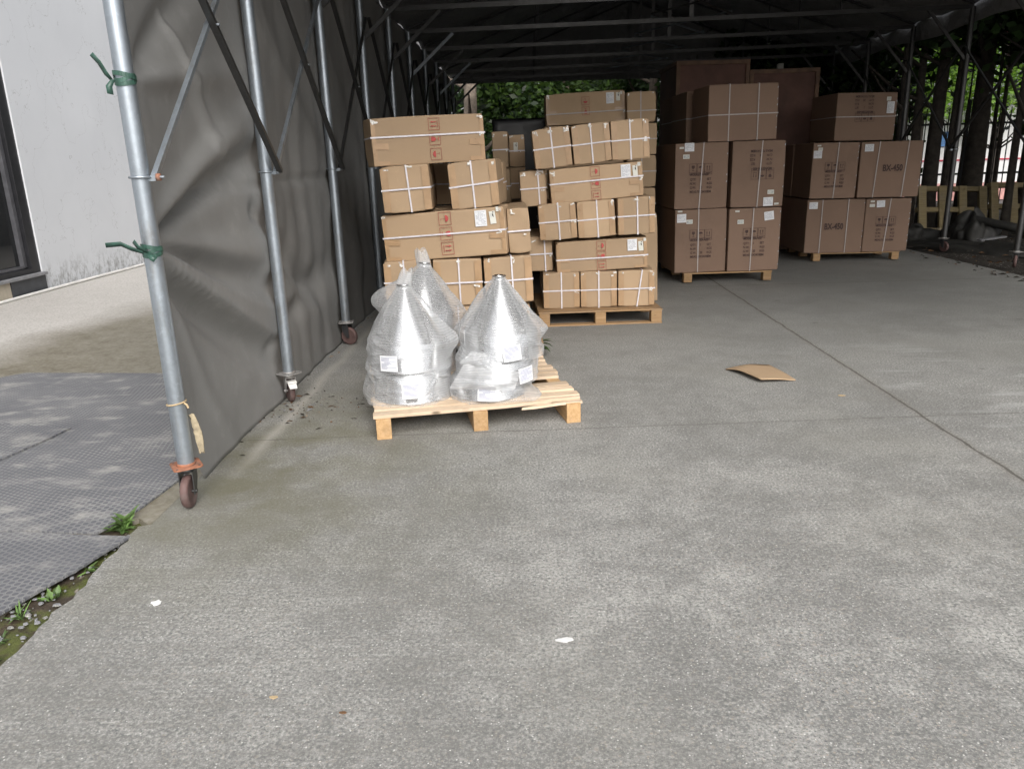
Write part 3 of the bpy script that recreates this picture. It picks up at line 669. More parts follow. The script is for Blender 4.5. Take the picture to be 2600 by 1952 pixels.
# roof, rear gable
def roofp(sgn):
    xe = XL - .08 if sgn < 0 else XR + .08
    def f(u, v):
        y = 3.1 + 15.65 * v; x = xe + (RX - xe) * u
        z = topz(xe) + .09 + (RZ + .04 - topz(xe) - .09) * u
        fr_ = 0
        for k in range(len(YS) - 1):
            if YS[k] <= y <= YS[k + 1]: fr_ = math.sin(math.pi * (y - YS[k]) / (YS[k + 1] - YS[k]))
        return (x, y, z - .10 * fr_ * (.4 + .6 * math.sin(math.pi * u)) + .05 * fbm(x * 1.8, y * 2.4) + .03 * fbm(x * 5, y * 3))
    return f
for s in (-1, 1):
    MB().grid(roofp(s), 60, 260).build('roof_tarpaulin', mt['roof'], tent, solid=.003)
m = MB(); m.grid(lambda u, v: (XL + (XR - XL) * u, 18.18 + .3 * u + .03 * math.sin(u * 25), topz(0) - .10 + (v * (RZ + .22 - topz(0)) * (1 - abs(u - .5) * 2) + .30 * v)), 60, 8)
m.build('rear_gable_tarpaulin', mt['roof'], tent, solid=.003)
for s, x in ((-1, XL - .1), (1, XR + .1)):      # short valances along the eaves
    m = MB(); m.grid(lambda u, v: (x + .02 * math.sin(u * 90), 3.2 + 14.9 * u, topz(x) + .22 - v * (.42 + .03 * math.sin(u * 31))), 200, 3)
    m.build('eave_valance', mt['roof'], tent, solid=.003)
# ribbons, cord and foam on the first pole
def ribbon(z, tails):
    m = MB()
    for k in range(3):
        pts_ = []
        for a in range(25):
            an = 6.283 * a / 24; pts_.append((XL + .0405 * math.cos(an), 3.26 + .0405 * math.sin(an), z + .011 * (k - 1) + .010 * math.sin(an * (1 + k % 2) + k * 2)))
        for a in range(24):
            p, q = Vector(pts_[a]), Vector(pts_[a + 1]); h = Vector((0, 0, .009)); o_ = Vector((p.x - XL, p.y - 3.26, 0)) * (.03 * k)
            m.add([p - h + o_, q - h + o_, q + h + o_, p + h + o_], [(0, 1, 2, 3)])
    for tl in tails:
        tl = [Vector(q) for q in tl]; dr = (tl[-1] - tl[0]).normalized(); u = Vector((-dr.z, .3, dr.x)).normalized() * .011; vs = []
        for j, q in enumerate(tl): k_ = .6 if j == 0 else 1.; vs += [q - u * k_, q + u * k_ + Vector((0, .004, 0))]
        m.add(vs, [(2 * j, 2 * j + 2, 2 * j + 3, 2 * j + 1) for j in range(len(tl) - 1)], 0, True)
    return m.build('ribbon_tie', mt['green'], tent, solid=.0012)
ribbon(1.86, [[(XL - .045, 3.24, 1.855), (XL - .060, 3.23, 1.88), (XL - .075, 3.22, 1.92), (XL - .095, 3.21, 1.95)], [(XL - .03, 3.22, 1.855), (XL - .048, 3.215, 1.83), (XL - .045, 3.21, 1.80)]])
ribbon(1.18, [[(XL - .02, 3.215, 1.175), (XL - .06, 3.2, 1.195), (XL - .10, 3.2, 1.215), (XL - .16, 3.19, 1.212)], [(XL - .0, 3.215, 1.175), (XL - .03, 3.2, 1.20), (XL - .045, 3.2, 1.225)], [(XL - .0, 3.215, 1.175), (XL + .02, 3.2, 1.155), (XL + .035, 3.2, 1.145)]])
m = MB(); m.tube([(XL + .041 * math.cos(6.283 * k / 20), 3.26 + .041 * math.sin(6.283 * k / 20), .50 + .006 * math.cos(6.283 * k / 20)) for k in range(21)], .004, 6, cap=False)
m.tube([(XL + .04, 3.25, .50), (XL + .055, 3.24, .495), (XL + .06, 3.24, .48)], .005, 6); m.build('straw_cord', mt['straw'], tent)
m = MB()
def foamf(u, v):
    z = .43 - .19 * v; wd = .012 + .020 * math.sin(math.pi * min(1, v * .8 + .1))
    return (XL + .030 + .020 * v + wd * u + .004 * fbm(u * 9, v * 14), 3.30 + .01 * u + .006 * fbm(u * 5, v * 20, 3), z + .01 * fbm(u * 7, 3))
m.grid(foamf, 6, 20); m.build('foam_strip', mt['foam'], tent, solid=.012)

# ------------------------------------------------------------------ wooden pallets
def pallet(label, x, y, w, d, yaw, kind='deck', h=.14, nb=9, wood='wood', blocks=(-1, 0, 1), gaps=None, broken=False):
    p = thing('wooden_pallet', label, 'pallet', (x, y, 0), (0, 0, yaw), 'wooden pallets')
    rr = random.Random(int(x * 1000) & 1023)
    if kind == 'deck':
        bh = .02; st = h - bh
        for k in blocks:
            m = MB(); xx = k * (w / 2 - .045)
            m.box((xx, d / 2, st / 2 + .0), (.085, d - .01, st), None, 0)
            o = m.build('bearer', mt['woodend'], p, bevel=.003)
        bd = (d + .02) / nb
        for k in range(nb):
            if gaps and k in gaps: continue
            bw = bd - (.026 + .010 * rr.random())
            yc = bd * (k + .5) + rr.uniform(-.004, .004)
            m = MB()
            if broken and k == 0:
                # front board split at its right end
                m.poly([(-w / 2 - .01, yc - bw / 2), (w * .12, yc - bw / 2), (w * .30, yc - bw * .30), (w * .36, yc - bw * .12), (w * .28, yc + bw * .05), (w / 2 + .01, yc + bw * .10), (w / 2 + .01, yc + bw / 2), (-w / 2 - .01, yc + bw / 2)], h - bh, h)
                m.build('deck_board', mt[wood], p, bevel=.002)
                m = MB(); q = [(w * .20, yc - bw * .95), (w * .27, yc - bw * .92), (w * .40, yc - bw * .55), (w / 2 + .012, yc - bw * .50), (w / 2 + .012, yc + bw * .02), (w * .38, yc - bw * .28), (w * .26, yc - bw * .62)]
                m.poly(q, h - bh - .008, h - bh + .006)
                o = m.build('split_board', mt[wood], p); continue
            m.box((rr.uniform(-.012, .012), yc, h - bh / 2 + rr.uniform(0, .003)), (w + .02 + rr.uniform(-.02, .02), bw, bh), Matrix.Rotation(rr.uniform(-.006, .006), 3, 'Z'))
            m.build('deck_board', mt[wood], p, bevel=.0025)
    else:
        m = MB(); m.box((0, d / 2, h - .008), (w, d, .014)); m.build('deck_board', mt[wood], p, bevel=.002)
        for k in blocks:
            for yy_ in (0.055, d / 2, d - .055):
                m = MB(); m.box((k * (w / 2 - .055), yy_, (h - .015 + .014) / 2), (.10, .10, h - .030)); m.build('block', mt['woodend'] if wood == 'wood' else mt['woodo'], p, bevel=.004)
            if kind == 'blocks':
                pass
        if kind == 'blocks':
            for yy_ in (.055, d - .055):
                m = MB(); m.box((0, yy_, .0065), (w, .09, .013)); m.build('bottom_board', mt['woodo'], p, bevel=.002)
    return p
YW = R(11.5)
cF, sF = math.cos(YW), math.sin(YW)
PX, PY = -.885 + .60 * cF, 4.07 + .60 * sF
pallet('new pale slatted pallet in front, carrying the wrapped steel funnels, front board split', PX, PY, 1.2, 1.16, YW, 'deck', .14, 11, 'wood', gaps=(4,), broken=True)
pallet('pallet under the leaning tan carton stack behind the funnels', -.50, 5.82, 1.2, 1.15, R(2), 'plate', .14, wood='woodo')
pallet('pallet with three blocks under the middle stack of strapped cartons', .66, 7.06, 1.16, 1.1, R(3), 'blocks', .14, wood='woodo')
pallet('pallet under the four big brown cartons with stickers', 2.42, 9.38, 1.08, 1.4, R(2), 'plate', .13, wood='woodo', blocks=(-1, 1))
pallet('farthest pallet, under the brown cartons with large black lettering', 4.62, 10.98, 1.2, 1.2, R(-1), 'plate', .125, wood='woodo', blocks=(-1, 1))

# ------------------------------------------------------------------ cartons
def body_mesh(w, d, h, seed, r=.006, crush=1.):
    rr = random.Random(seed)
    def lat(H): return [-H, -H + r, -H + 3 * r] + [(-H + 3 * r) + (2 * H - 6 * r) * k / 6 for k in range(1, 6)] + [H - 3 * r, H - r, H]
    hx, hy, hz = w / 2, d / 2, h / 2
    LX, LY, LZ = lat(hx), lat(hy), lat(hz); n = len(LX)
    cr = {}
    for sx in (0, n - 1):
        for sy in (0, n - 1):
            for sz in (0, n - 1): cr[(sx, sy, sz)] = rr.uniform(0, .014) * crush
    bul = [min(.0050, rr.uniform(-.005, .006) * crush) for _ in range(6)]
    m = MB(); idx = {}; vs = []
    def vid(i, j, k):
        if (i, j, k) in idx: return idx[(i, j, k)]
        p = Vector((LX[i], LY[j], LZ[k]))
        q = Vector((max(-hx + r, min(hx - r, p.x)), max(-hy + r, min(hy - r, p.y)), max(-hz + r, min(hz - r, p.z))))
        dd = p - q
        if dd.length > 0: p = q + dd.normalized() * r
        fx, fy, fz = 1 - (p.x / hx) ** 2, 1 - (p.y / hy) ** 2, 1 - (p.z / hz) ** 2
        if i in (0, n - 1): p.x += (1 if i else -1) * bul[0 if i else 1] * fy * fz
        if j in (0, n - 1): p.y += (1 if j else -1) * bul[2 if j else 3] * fx * fz
        if k in (0, n - 1): p.z += (1 if k else -1) * bul[4 if k else 5] * fx * fy
        for c, a in cr.items():
            cp = Vector((LX[c[0]], LY[c[1]], LZ[c[2]])); ds = (Vector((LX[i], LY[j], LZ[k])) - cp).length
            if ds < .06: p -= cp.normalized() * a * (1 - ds / .06)
        p += Vector((fbm(p.x * 9 + seed, p.y * 9, p.z * 9), fbm(p.x * 9, p.y * 9 + seed, p.z * 9 + 4), fbm(p.x * 9, p.y * 9 + 8, p.z * 9 + seed))) * .0022 * crush
        idx[(i, j, k)] = len(vs); vs.append((p.x, p.y + hy, p.z + hz)); return idx[(i, j, k)]
    fs = []
    for a in range(n - 1):
        for b in range(n - 1):
            fs += [(vid(a, 0, b), vid(a + 1, 0, b), vid(a + 1, 0, b + 1), vid(a, 0, b + 1)), (vid(a, n - 1, b), vid(a, n - 1, b + 1), vid(a + 1, n - 1, b + 1), vid(a + 1, n - 1, b)),
                   (vid(0, a, b), vid(0, a, b + 1), vid(0, a + 1, b + 1), vid(0, a + 1, b)), (vid(n - 1, a, b), vid(n - 1, a + 1, b), vid(n - 1, a + 1, b + 1), vid(n - 1, a, b + 1)),
                   (vid(a, b, 0), vid(a, b + 1, 0), vid(a + 1, b + 1, 0), vid(a + 1, b, 0)), (vid(a, b, n - 1), vid(a + 1, b, n - 1), vid(a + 1, b + 1, n - 1), vid(a, b + 1, n - 1))]
    m.add(vs, fs, 0, True); return m
def strap_ring(m, w, d, h, axis, c, tilt=0, bw=.012, e=.010):
    # band round the carton. axis 'v': passes over front, top, back, bottom at x=c. axis 'h': round the four sides at z=c
    if axis == 'v': path = [(-e, -.004), (-e, h + .004), (d + .004, h + .004), (d + .004, -.004)]
    else: path = [(-w / 2 - .005, -e), (w / 2 + .005, -e), (w / 2 + .005, d + .004), (-w / 2 - .005, d + .004)]
    pts_ = []
    for i in range(4):
        a, b = path[i], path[(i + 1) % 4]
        for k in range(6): f = k / 6; pts_.append((a[0] + (b[0] - a[0]) * f, a[1] + (b[1] - a[1]) * f))
    n = len(pts_)
    vs = []
    for (a, b) in pts_:
        if axis == 'v': z = b; x = c + tilt * (z - h / 2); vs += [(x - bw / 2, a, z), (x + bw / 2, a, z)]
        else: z = c + tilt * a; vs += [(a, b, z - bw / 2), (a, b, z + bw / 2)]
    m.add(vs, [(2 * i, 2 * i + 1, 2 * ((i + 1) % n) + 1, 2 * ((i + 1) % n)) for i in range(n)])
def icon(m, kind, cx, cz, s, rot, y, fill=0, line=1, cap=False):
    def tr(p):
        x, z = p[0] * s, p[1] * s
        if rot == 90: x, z = -z, x
        elif rot == -90: x, z = z, -x
        elif rot == 180: x, z = -x, -z
        return (cx + x, cz + z)
    def P(pts_, mi): 
        q = [tr(p) for p in pts_]; m.xz(q, y, .0007, mi)
    t_ = .018; H = .70 if cap else .5; B = -.5 if not cap else -.72
    for a, b, c, d in ((-.5, .5, H - .0, H - t_ * 2), (-.5, .5, B + t_ * 2, B)): P([(a, d), (b, d), (b, c), (a, c)], line)
    for a in (-.5, .5 - 2 * t_): P([(a, B + 2 * t_), (a + 2 * t_, B + 2 * t_), (a + 2 * t_, H - 2 * t_), (a, H - 2 * t_)], line)
    o = .12 if cap else 0
    if kind == 'up':
        for ax in (-.17, .17):
            P([(ax - .03, -.2 + o), (ax + .03, -.2 + o), (ax + .03, .14 + o), (ax - .03, .14 + o)], fill)
            P([(ax - .08, .12 + o), (ax + .08, .12 + o), (ax, .34 + o)], fill)
        P([(-.28, -.33 + o), (.28, -.33 + o), (.28, -.28 + o), (-.28, -.28 + o)], line)
    elif kind == 'glass':
        bowl = [(.19, .34 + o), (-.19, .34 + o), (-.20, .12 + o), (-.15, .0 + o), (-.05, -.07 + o), (.05, -.07 + o), (.15, .0 + o), (.20, .12 + o)]
        P(bowl[::-1], fill); P([(-.02, -.3 + o), (.02, -.3 + o), (.02, -.07 + o), (-.02, -.07 + o)], line); P([(-.16, -.34 + o), (.16, -.34 + o), (.16, -.29 + o), (-.16, -.29 + o)], fill)
    else:
        can = [(.27 * math.cos(a), .03 + o + .26 * math.sin(a)) for a in [math.pi * k / 10 for k in range(11)]]
        P([(-.27, .03 + o)] + can[::-1][1:-1] + [(.27, .03 + o)], fill) if False else P(can, fill)
        P([(-.014, -.3 + o), (.014, -.3 + o), (.014, .03 + o), (-.014, .03 + o)], line); P([(.0, -.34 + o), (.10, -.34 + o), (.10, -.26 + o), (.075, -.26 + o), (.075, -.31 + o), (.0, -.31 + o)], line)
    if cap:
        P([(-.5, -.42), (.5, -.42), (.5, -.39), (-.5, -.39)], line)
        for k, wd in enumerate((.34, .26)): P([(-wd, -.53 - .08 * k), (wd, -.53 - .08 * k), (wd, -.49 - .08 * k), (-wd, -.49 - .08 * k)], line)
def label_mesh(m, x, z, w, h, y, kind, tilt=0, seed=0):
    rr = random.Random(seed)
    c, s = math.cos(tilt), math.sin(tilt)
    def q(a, b, cc, d, yy, mi):
        m.xz([(x + c * u - s * v, z + s * u + c * v) for u, v in ((a, b), (cc, b), (cc, d), (a, d))], yy, .0006, mi)
    q(-w / 2, -h / 2, w / 2, h / 2, y, 0)
    y2 = y - .0007
    if kind == 'doc':
        k = 0; zz = h / 2 - .012
        while zz > -h / 2 + .012:
            a = -w / 2 + .008
            while a < w / 2 - .02:
                L_ = rr.uniform(.006, .03)
                if rr.random() < .8: q(a, zz - .0018, min(a + L_, w / 2 - .008), zz + .0014, y2, 1)
                a += L_ + .005
            zz -= .0085
    elif kind == 'slim':
        q(-w * .02, h * .10, w * .16, h * .30, y2, 2); q(w * .05, h * .36, w * .28, h * .44, y2, 2)
        q(w * .10, h * .02, w * .20, h * .28, y2, 2)
        for k in range(6): q(-w * .34, h * (.32 - .05 * k), -w * .10, h * (.335 - .05 * k), y2, 1)
    elif kind == 'small':
        for k in range(3): q(-w * .34, h * (.2 - .2 * k), w * .34, h * (.26 - .2 * k), y2, 1)
GLY = {}
def glyphs(body, bold):
    if (body, bold) not in GLY:
        cu = bpy.data.curves.new('glyphs', 'FONT'); cu.body = body; cu.size = 1; cu.offset = bold; cu.resolution_u = 3
        o = bpy.data.objects.new('glyphs', cu); scene.collection.objects.link(o)
        dg = bpy.context.evaluated_depsgraph_get(); me = bpy.data.meshes.new_from_object(o.evaluated_get(dg))
        GLY[(body, bold)] = ([tuple(v.co) for v in me.vertices], [list(p.vertices) for p in me.polygons])
        bpy.data.objects.remove(o); bpy.data.curves.remove(cu); bpy.data.meshes.remove(me)
    return GLY[(body, bold)]
def text(m, body, size, x, z, y, sx=.8, rot180=False, bold=0., mi=0):
    vs, fs = glyphs(body, bold / size); f = -1 if rot180 else 1
    m.add([(x + f * v[0] * size * sx, y, z + f * v[1] * size) for v in vs], fs, mi)
BOXN = [0]
GRP = 'strapped cartons'
def carton(label, x, zb, w, h, Y, yaw=0, roll=0, d=.92, mat='card', sv=0., sh=.5, tapes=True, marks=None, labels=(), strap='strap', group='tan strapped cartons', tv=0., crumple=1, th=0., crush=1.7, clear=True, center=False):
    BOXN[0] += 1; seed = BOXN[0]; rr = random.Random(seed * 13)
    o = thing('cardboard_box', label, 'carton', (x, Y, zb), (0, -R(roll), R(yaw)), group)
    body_mesh(w, d, h, seed, crush=crush).build('box_body', mt[mat], o)
    e = .008
    if tapes:
        tw = min(.055, w * .15)
        def tape(q, y_, t_=.0006): mb_ = MB(); mb_.xz(q, y_, t_); mb_.build('tape_strip', mt['tape'], o)
        if w < .6 and w > .25:
            for sx in (-1, 1):      # taped corner flaps
                a, b = sorted((sx * (w / 2 - .002), sx * (w / 2 - .002 - tw))); tape([(a, h * .03), (b, h * .03), (b, h * .96), (a, h * .96)], -e + .0006)
            tape([(-w / 2 + tw + .004, h * .495), (w / 2 - tw - .004, h * .495), (w / 2 - tw - .004, h * .508), (-w / 2 + tw + .004, h * .508)], -e + .0006, .0004)
        elif w > .6:
            for sx in (-1, 1):
                a, b = sorted((sx * (w / 2 - .004), sx * (w / 2 - .125)))
                tape([(a, h * .36), (b, h * .34), (b, h * .47), (a, h * .48)], -e + .0006)
                tape([(a, h * .02), (b, h * .02), (b, h * .10), (a, h * .11)], -e + .0006)
                a, b = sorted((sx * (w / 2 - .004), sx * (w / 2 - .035))); tape([(a, h * .05), (b, h * .05), (b, h * .93), (a, h * .93)], -e + .0012, .0004)
    if clear:
        m = MB()
        spots = [(-w / 2 + .03, h - .01), (w / 2 - .03, h - .01)] + ([(sv, h - .008)] if sv is not None else []) + ([(w / 2 - .03, sh * h)] if sh else [])
        for (cx_, cz_) in spots:
            if rr.random() < .25 * crumple: continue
            for k in range(rr.randint(1, 3)):
                L_ = rr.uniform(.015, .05); a = rr.uniform(-.4, .4) + (math.pi / 2 if rr.random() < .4 else 0); wd = rr.uniform(.004, .010)
                px_, pz_ = cx_ + rr.uniform(-.02, .02), cz_ - rr.uniform(0, .03)
                dx, dz = math.cos(a) * L_ / 2, math.sin(a) * L_ / 2; nx, nz = -math.sin(a) * wd, math.cos(a) * wd
                q = [(px_ - dx - nx, pz_ - dz - nz), (px_ + dx - nx * rr.uniform(.2, 1.4), pz_ + dz - nz), (px_ + dx + nx, pz_ + dz + nz * rr.uniform(.2, 1.4)), (px_ - dx + nx, pz_ - dz + nz)]
                q = [(max(-w / 2 + .004, min(w / 2 - .004, a_)), max(.004, min(h - .003, b_))) for a_, b_ in q]
                ar = sum(q[i][0] * q[(i + 1) % 4][1] - q[(i + 1) % 4][0] * q[i][1] for i in range(4))
                if ar < 0: q = q[::-1]
                m.xz(q, -e - .0022 - .0004 * k, .001)
        if m.v: m.build('clear_tape', mt['ctape'], o)
    m = MB()
    if sv is not None:
        for s_ in (sv if isinstance(sv, (list, tuple)) else [sv]): strap_ring(m, w, d, h, 'v', s_, tv)
    if m.v: m.build('strap', mt[strap], o, solid=.0008)
    m = MB()
    if sh: strap_ring(m, w, d, h, 'h', sh * h, th, e=.0115)
    if m.v: m.build('strap', mt[strap], o, solid=.0008)
    if marks:
        for kind, cx_, cz_, s_, rot, f_, l_, cap in marks:
            m = MB(); icon(m, kind, cx_, cz_, s_, rot, -e - .0002, 0, 1, cap); m.build('handling_mark', [mt[f_], mt[l_]], o)
    for i, (k, lx, lz, lw, lh, *tl) in enumerate(labels):
        m = MB(); label_mesh(m, lx, lz, lw, lh, -e - .0008, k, tl[0] if tl else 0, seed * 7 + i)
        q = m.build('shipping_label' if k == 'doc' else 'sticker', [mt['paper' if k == 'doc' else 'paperc'], mt['ink'], mt['inkb']], o)
        if k == 'num':
            pass
    return o, -e - .0022
def red3(x, zs, s, rot, order=('up', 'glass', 'rain')): return [(k, x, z, s, rot, 'inkr', 'inkrl', False) for k, z in zip(order, zs)]
tr_group = 'tan strapped cartons'
# stack behind the funnels
carton('long strapped carton, topmost of the leaning stack, sideways red marks', -.740, 1.498, .885, .353, 6.17, 19, 1.8, d=.38, sv=None, sh=.60, marks=red3(.045, (.290, .180, .070), .088, 90))
carton('cube carton left of the dark gap, under the topmost long carton', -.914, 1.146, .370, .345, 6.014, 4, 3.0, sv=.02, tv=-.03)
carton('cube carton right of the dark gap, under the topmost long carton', -.395, 1.163, .368, .347, 6.017, -1, 4.0, sv=-.005, th=.04)
carton('long carton with two white labels above the funnels', -.643, .784, .964, .362, 6.024, -5, 3.2, d=.38, sv=None, sh=.52, th=.0, marks=red3(.02, (.305, .190, .078), .098, -90, ('rain', 'glass', 'up')),
       labels=[('doc', .30, .285, .090, .120), ('slim', .392, .285, .046, .095, .08), ('small', .432, .345, .022, .035)])
carton('narrow carton end peeping out right of the long labelled carton', -.062, .805, .170, .345, 6.06, 2, 3.0, sv=None, tapes=False)
carton('carton row above the pallet, left one behind the left funnel', -.945, .410, .375, .365, 6.0, 4, 1.0, sv=-.03, sh=.55)
carton('carton row above the pallet, middle one between the two funnel groups', -.555, .412, .380, .365, 6.0, 4, .8, sv=.01)
carton('carton row above the pallet, right one behind the right funnel', -.154, .420, .375, .366, 6.004, 5, 2.2, sv=.03)
carton('lowest left carton, on the pallet behind the left funnels', -.96, .142, .375, .262, 6.02, 2, 0, sv=.0, sh=.5)
carton('lowest middle carton, on the pallet between the funnel groups', -.57, .142, .375, .262, 6.01, 2, 0, sv=.0, sh=.5)
carton('lowest right carton, on the pallet behind the right funnels', -.185, .142, .375, .262, 6.01, 2, 0, sv=.0, sh=.5)
for (z, h, n) in ((.792, .35, 'lower'), (1.15, .345, 'upper')):
    carton('cartons in shadow behind the gap of the leaning stack, %s one' % n, -.66, z, .9, h, 6.95 if n == 'upper' else 6.50, -3, 0, d=.38, sv=None, tapes=False, clear=False)
# middle stack
B2 = [('left', .304, .343), ('middle', .656, .342), ('right', 1.009, .342)]
for (nm, x, w_), zb in zip(B2, (.142, .143, .146)):
    carton('bottom row of the middle stack, %s carton, straight on the pallet' % nm, x, zb, w_, .338, 7.213, 1, .5, d=.95, sv=.0 if nm != 'right' else .03, tv=0 if nm != 'right' else .14)
carton('lower long carton of the middle stack with labels and red marks', .691, .488, .856, .285, 7.247, 2, 2.0, d=.38, sv=None, sh=.42, marks=red3(-.005, (.232, .137, .045), .086, -90, ('rain', 'glass', 'up')),
       labels=[('doc', .285, .220, .088, .105), ('slim', .365, .205, .044, .088, .05), ('small', .402, .262, .024, .026)])
carton('carton end left of the lower long carton of the middle stack', .120, .486, .215, .325, 7.31, 0, 2.0, d=.9, sv=.04, tapes=False)
for nm, x, zb, w_, h_, yw, rl in (('left', .285, .788, .345, .330, 0, 3.6), ('middle', .640, .800, .345, .332, 2.5, 3.6), ('right', 1.003, .818, .341, .335, 2.5, 2.0)):
    carton('third row of the middle stack, %s carton' % nm, x, zb, w_, h_, 7.213, yw, rl, d=.95, sv=.01)
carton('upper long carton of the middle stack with labels and red marks', .645, 1.134, .848, .305, 7.245, 1.9, 3.9, d=.38, sv=None, sh=.58, marks=red3(-.01, (.255, .148, .045), .086, -90, ('rain', 'glass', 'up')),
       labels=[('doc', .270, .232, .088, .115), ('slim', .355, .228, .044, .092, .03), ('small', .392, .282, .026, .032)])
carton('carton end left of the upper long carton of the middle stack', .065, 1.092, .240, .318, 7.31, 1, 3.0, d=.9, sv=.05, tapes=False)
for nm, x, zb, w_, h_, yw, rl in (('left', .250, 1.432, .335, .345, 0, 5.8), ('middle', .601, 1.462, .340, .340, .4, 5.2), ('right', .942, 1.484, .339, .340, 2, 3.4)):
    carton('top row of the middle stack, %s carton' % nm, x, zb, w_, h_, 7.213, yw, rl, d=.95, sv=.0, th=.0)
carton('tall plain carton standing behind the right end of the middle stack', 1.235, .0, .30, .93, 8.25, 2, 1.5, d=.36, sv=None, sh=None, tapes=False, marks=[('up', .06, .83, .10, 0, 'inkrl', 'inkrl', False)])
# shadowed stack between the first two
for nm, x, zb, w_, h_, Y_ in (('top front', -.262, 1.436, .155, .352, 8.08), ('lower front', -.245, 1.080, .150, .350, 8.10)):
    carton('narrow carton in the shadowed stack behind, %s one' % nm, x, zb, w_, h_, Y_, 0, .6, d=.9, sv=None, tapes=False)
carton('top carton with white sticker in the deep shadow stack', -.10, 1.440, .16, .325, 8.50, 0, .5, d=.9, sv=None, tapes=False, labels=[('slim', -.01, .20, .045, .095)])
carton('lower carton in the deep shadow stack beside the narrow cartons', -.10, 1.105, .17, .325, 8.52, 0, .3, d=.9, sv=None, tapes=False)
for k, z in enumerate((.04, .38, .72)):
    carton('base carton %s of the shadowed stack behind the leaning one' % ('on the floor', 'second from the floor', 'third from the floor')[k], -.18, z, .34, .335, 8.12, 0, 0, d=1.25, sv=None, tapes=False, clear=False)
# far wrapped stack behind the middle one
carton('long dark carton with labels, top of the far wrapped stack', .705, 1.893, .922, .346, 9.454, 1.6, 2.0, d=.38, sv=None, sh=.36, mat='card', strap='strapd', labels=[('doc', .285, .265, .09, .12), ('slim', .378, .275, .045, .09), ('small', .415, .315, .02, .035)], marks=red3(.0, (.25, .14), .09, 180, ('rain', 'glass')))
carton('carton at the right end of the far wrapped stack, top row', 1.335, 1.885, .330, .335, 9.35, 1.9, 1.0, d=.92, sv=-.01, sh=.38, strap='strapd', tapes=False)
zz = .0
for k, (z, h_) in enumerate(((.05, .36), (.42, .36), (.79, .36), (1.16, .36), (1.53, .345))):
    nm = ('lowest', 'second', 'third', 'fourth', 'fifth')[k]
    carton('%s carton up the right column of the far wrapped stack' % nm, 1.345, z, .34, h_, 9.36, 1, 0, d=.92, sv=.0, sh=.5, strap='strapd', tapes=False, clear=False)
    carton('%s long carton up the left side of the far wrapped stack' % nm, .68, z, .94, h_, 9.46, 1, 0, d=.9, sv=None, sh=.5, strap='strapd', tapes=False, clear=False)
# big brown cartons
bg_ = 'big brown cartons'
def bigtext(o, y, cx, cz, flip=False, s=1.):
    f = -1 if flip else 1; m = MB()
    def tx(body, x, z, sz=.040): text(m, body, sz * s, cx + f * x, cz + f * z, y, .82, flip, .0006)
    tx('MODEL:BX-450', -.115, 0)
    for k, (a, b, c_) in enumerate((('QTY:', '1', 'SET'), ('N.W:', '', 'KGS'), ('G.W:', '20', 'KGS'))):
        z = -.055 - .047 * k; tx(a, -.115, z)
        if b: tx(b, .0, z)
        tx(c_, .085, z)
    tx('MEAS:70X54X80', -.115, -.197); tx('CM', .09, -.197)
    m.build('printed_text', mt['inkbox'], o)
def bigmarks(cx, cz, rot=0, s=.088):
    ks = ('glass', 'rain', 'up'); 
    return [(k, cx + (-.09 + .09 * i) * (1 if rot == 0 else -1), cz, s, rot, 'inkbox', 'inkbox', True) for i, k in enumerate(ks)]
def numsticker(o, x, z, y, flip=False):
    m = MB(); m.xz([(x - .038, z - .024), (x + .038, z - .024), (x + .038, z + .024), (x - .038, z + .024)], y, .0008)
    text(m, '8523', .038, x - .032 if not flip else x + .032, z - .013 if not flip else z + .013, y - .0014, .85, flip, 0., 1); m.build('sticker', [mt['paperc'], mt['inkblue']], o)
def big(label, x, zb, w, h, Y, yaw, roll, sv, labels, d=.80, tv=0, num=None, txt=None, flip=False, bx=None, clear=True, sh=None):
    mk = bigmarks(txt[0] + .01, txt[1] + (.075 if not flip else -.075), 0 if not flip else 180) if txt else None
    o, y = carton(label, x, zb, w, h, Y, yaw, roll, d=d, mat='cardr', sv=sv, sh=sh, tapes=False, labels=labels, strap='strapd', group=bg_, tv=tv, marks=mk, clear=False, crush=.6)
    if txt: bigtext(o, -.0095, txt[0], txt[1], flip)
    if num: numsticker(o, num[0], num[1], -.0095, flip)
    if bx: m = MB(); text(m, 'BX-450', .118, bx[0], bx[1], -.0095, .72, False, .0035); m.build('printed_text', mt['inkbox'], o)
    m = MB(); rr = random.Random(BOXN[0])
    for k in range(9):
        if rr.random() < .5: continue
        z_ = .06 + (h - .12) * k / 8; m.xz([(w / 2 - .018, z_), (w / 2 - .012, z_), (w / 2 - .008, z_ + .018), (w / 2 - .014, z_ + .018)], -.009, .0012)
    if m.v: m.build('staples', mt['galv'], o)
    return o
big('bottom left of the four big brown cartons, three stickers top left', 2.085, .131, .622, .752, 9.417, 2.4, .9, -.03, [('doc', -.235, .655, .11, .10), ('small', -.255, .735, .055, .020)], num=(-.140, .610), txt=(-.01, .375))
big('bottom right of the four big brown cartons, worn left edge', 2.725, .133, .625, .746, 9.419, 2.6, .4, -.03, [('doc', .165, .650, .115, .10, .12), ('small', -.22, .715, .050, .020)], num=(-.175, .590), txt=(-.015, .375), tv=.02)
big('top left of the four big brown cartons, two stickers top left', 2.061, .890, .624, .750, 9.417, 2, .4, .0, [('doc', -.150, .705, .112, .095), ('small', -.24, .70, .05, .022)], num=(-.185, .600), txt=(-.02, .380), tv=.05)
big('top right of the four big brown cartons, printed upside down', 2.725, .890, .621, .755, 9.417, 1.2, .2, .02, [('doc', .135, .060, .115, .10, .02), ('small', .235, .032, .052, .022, .05)], num=(.160, .170), txt=(.04, .455), flip=True, tv=.04)
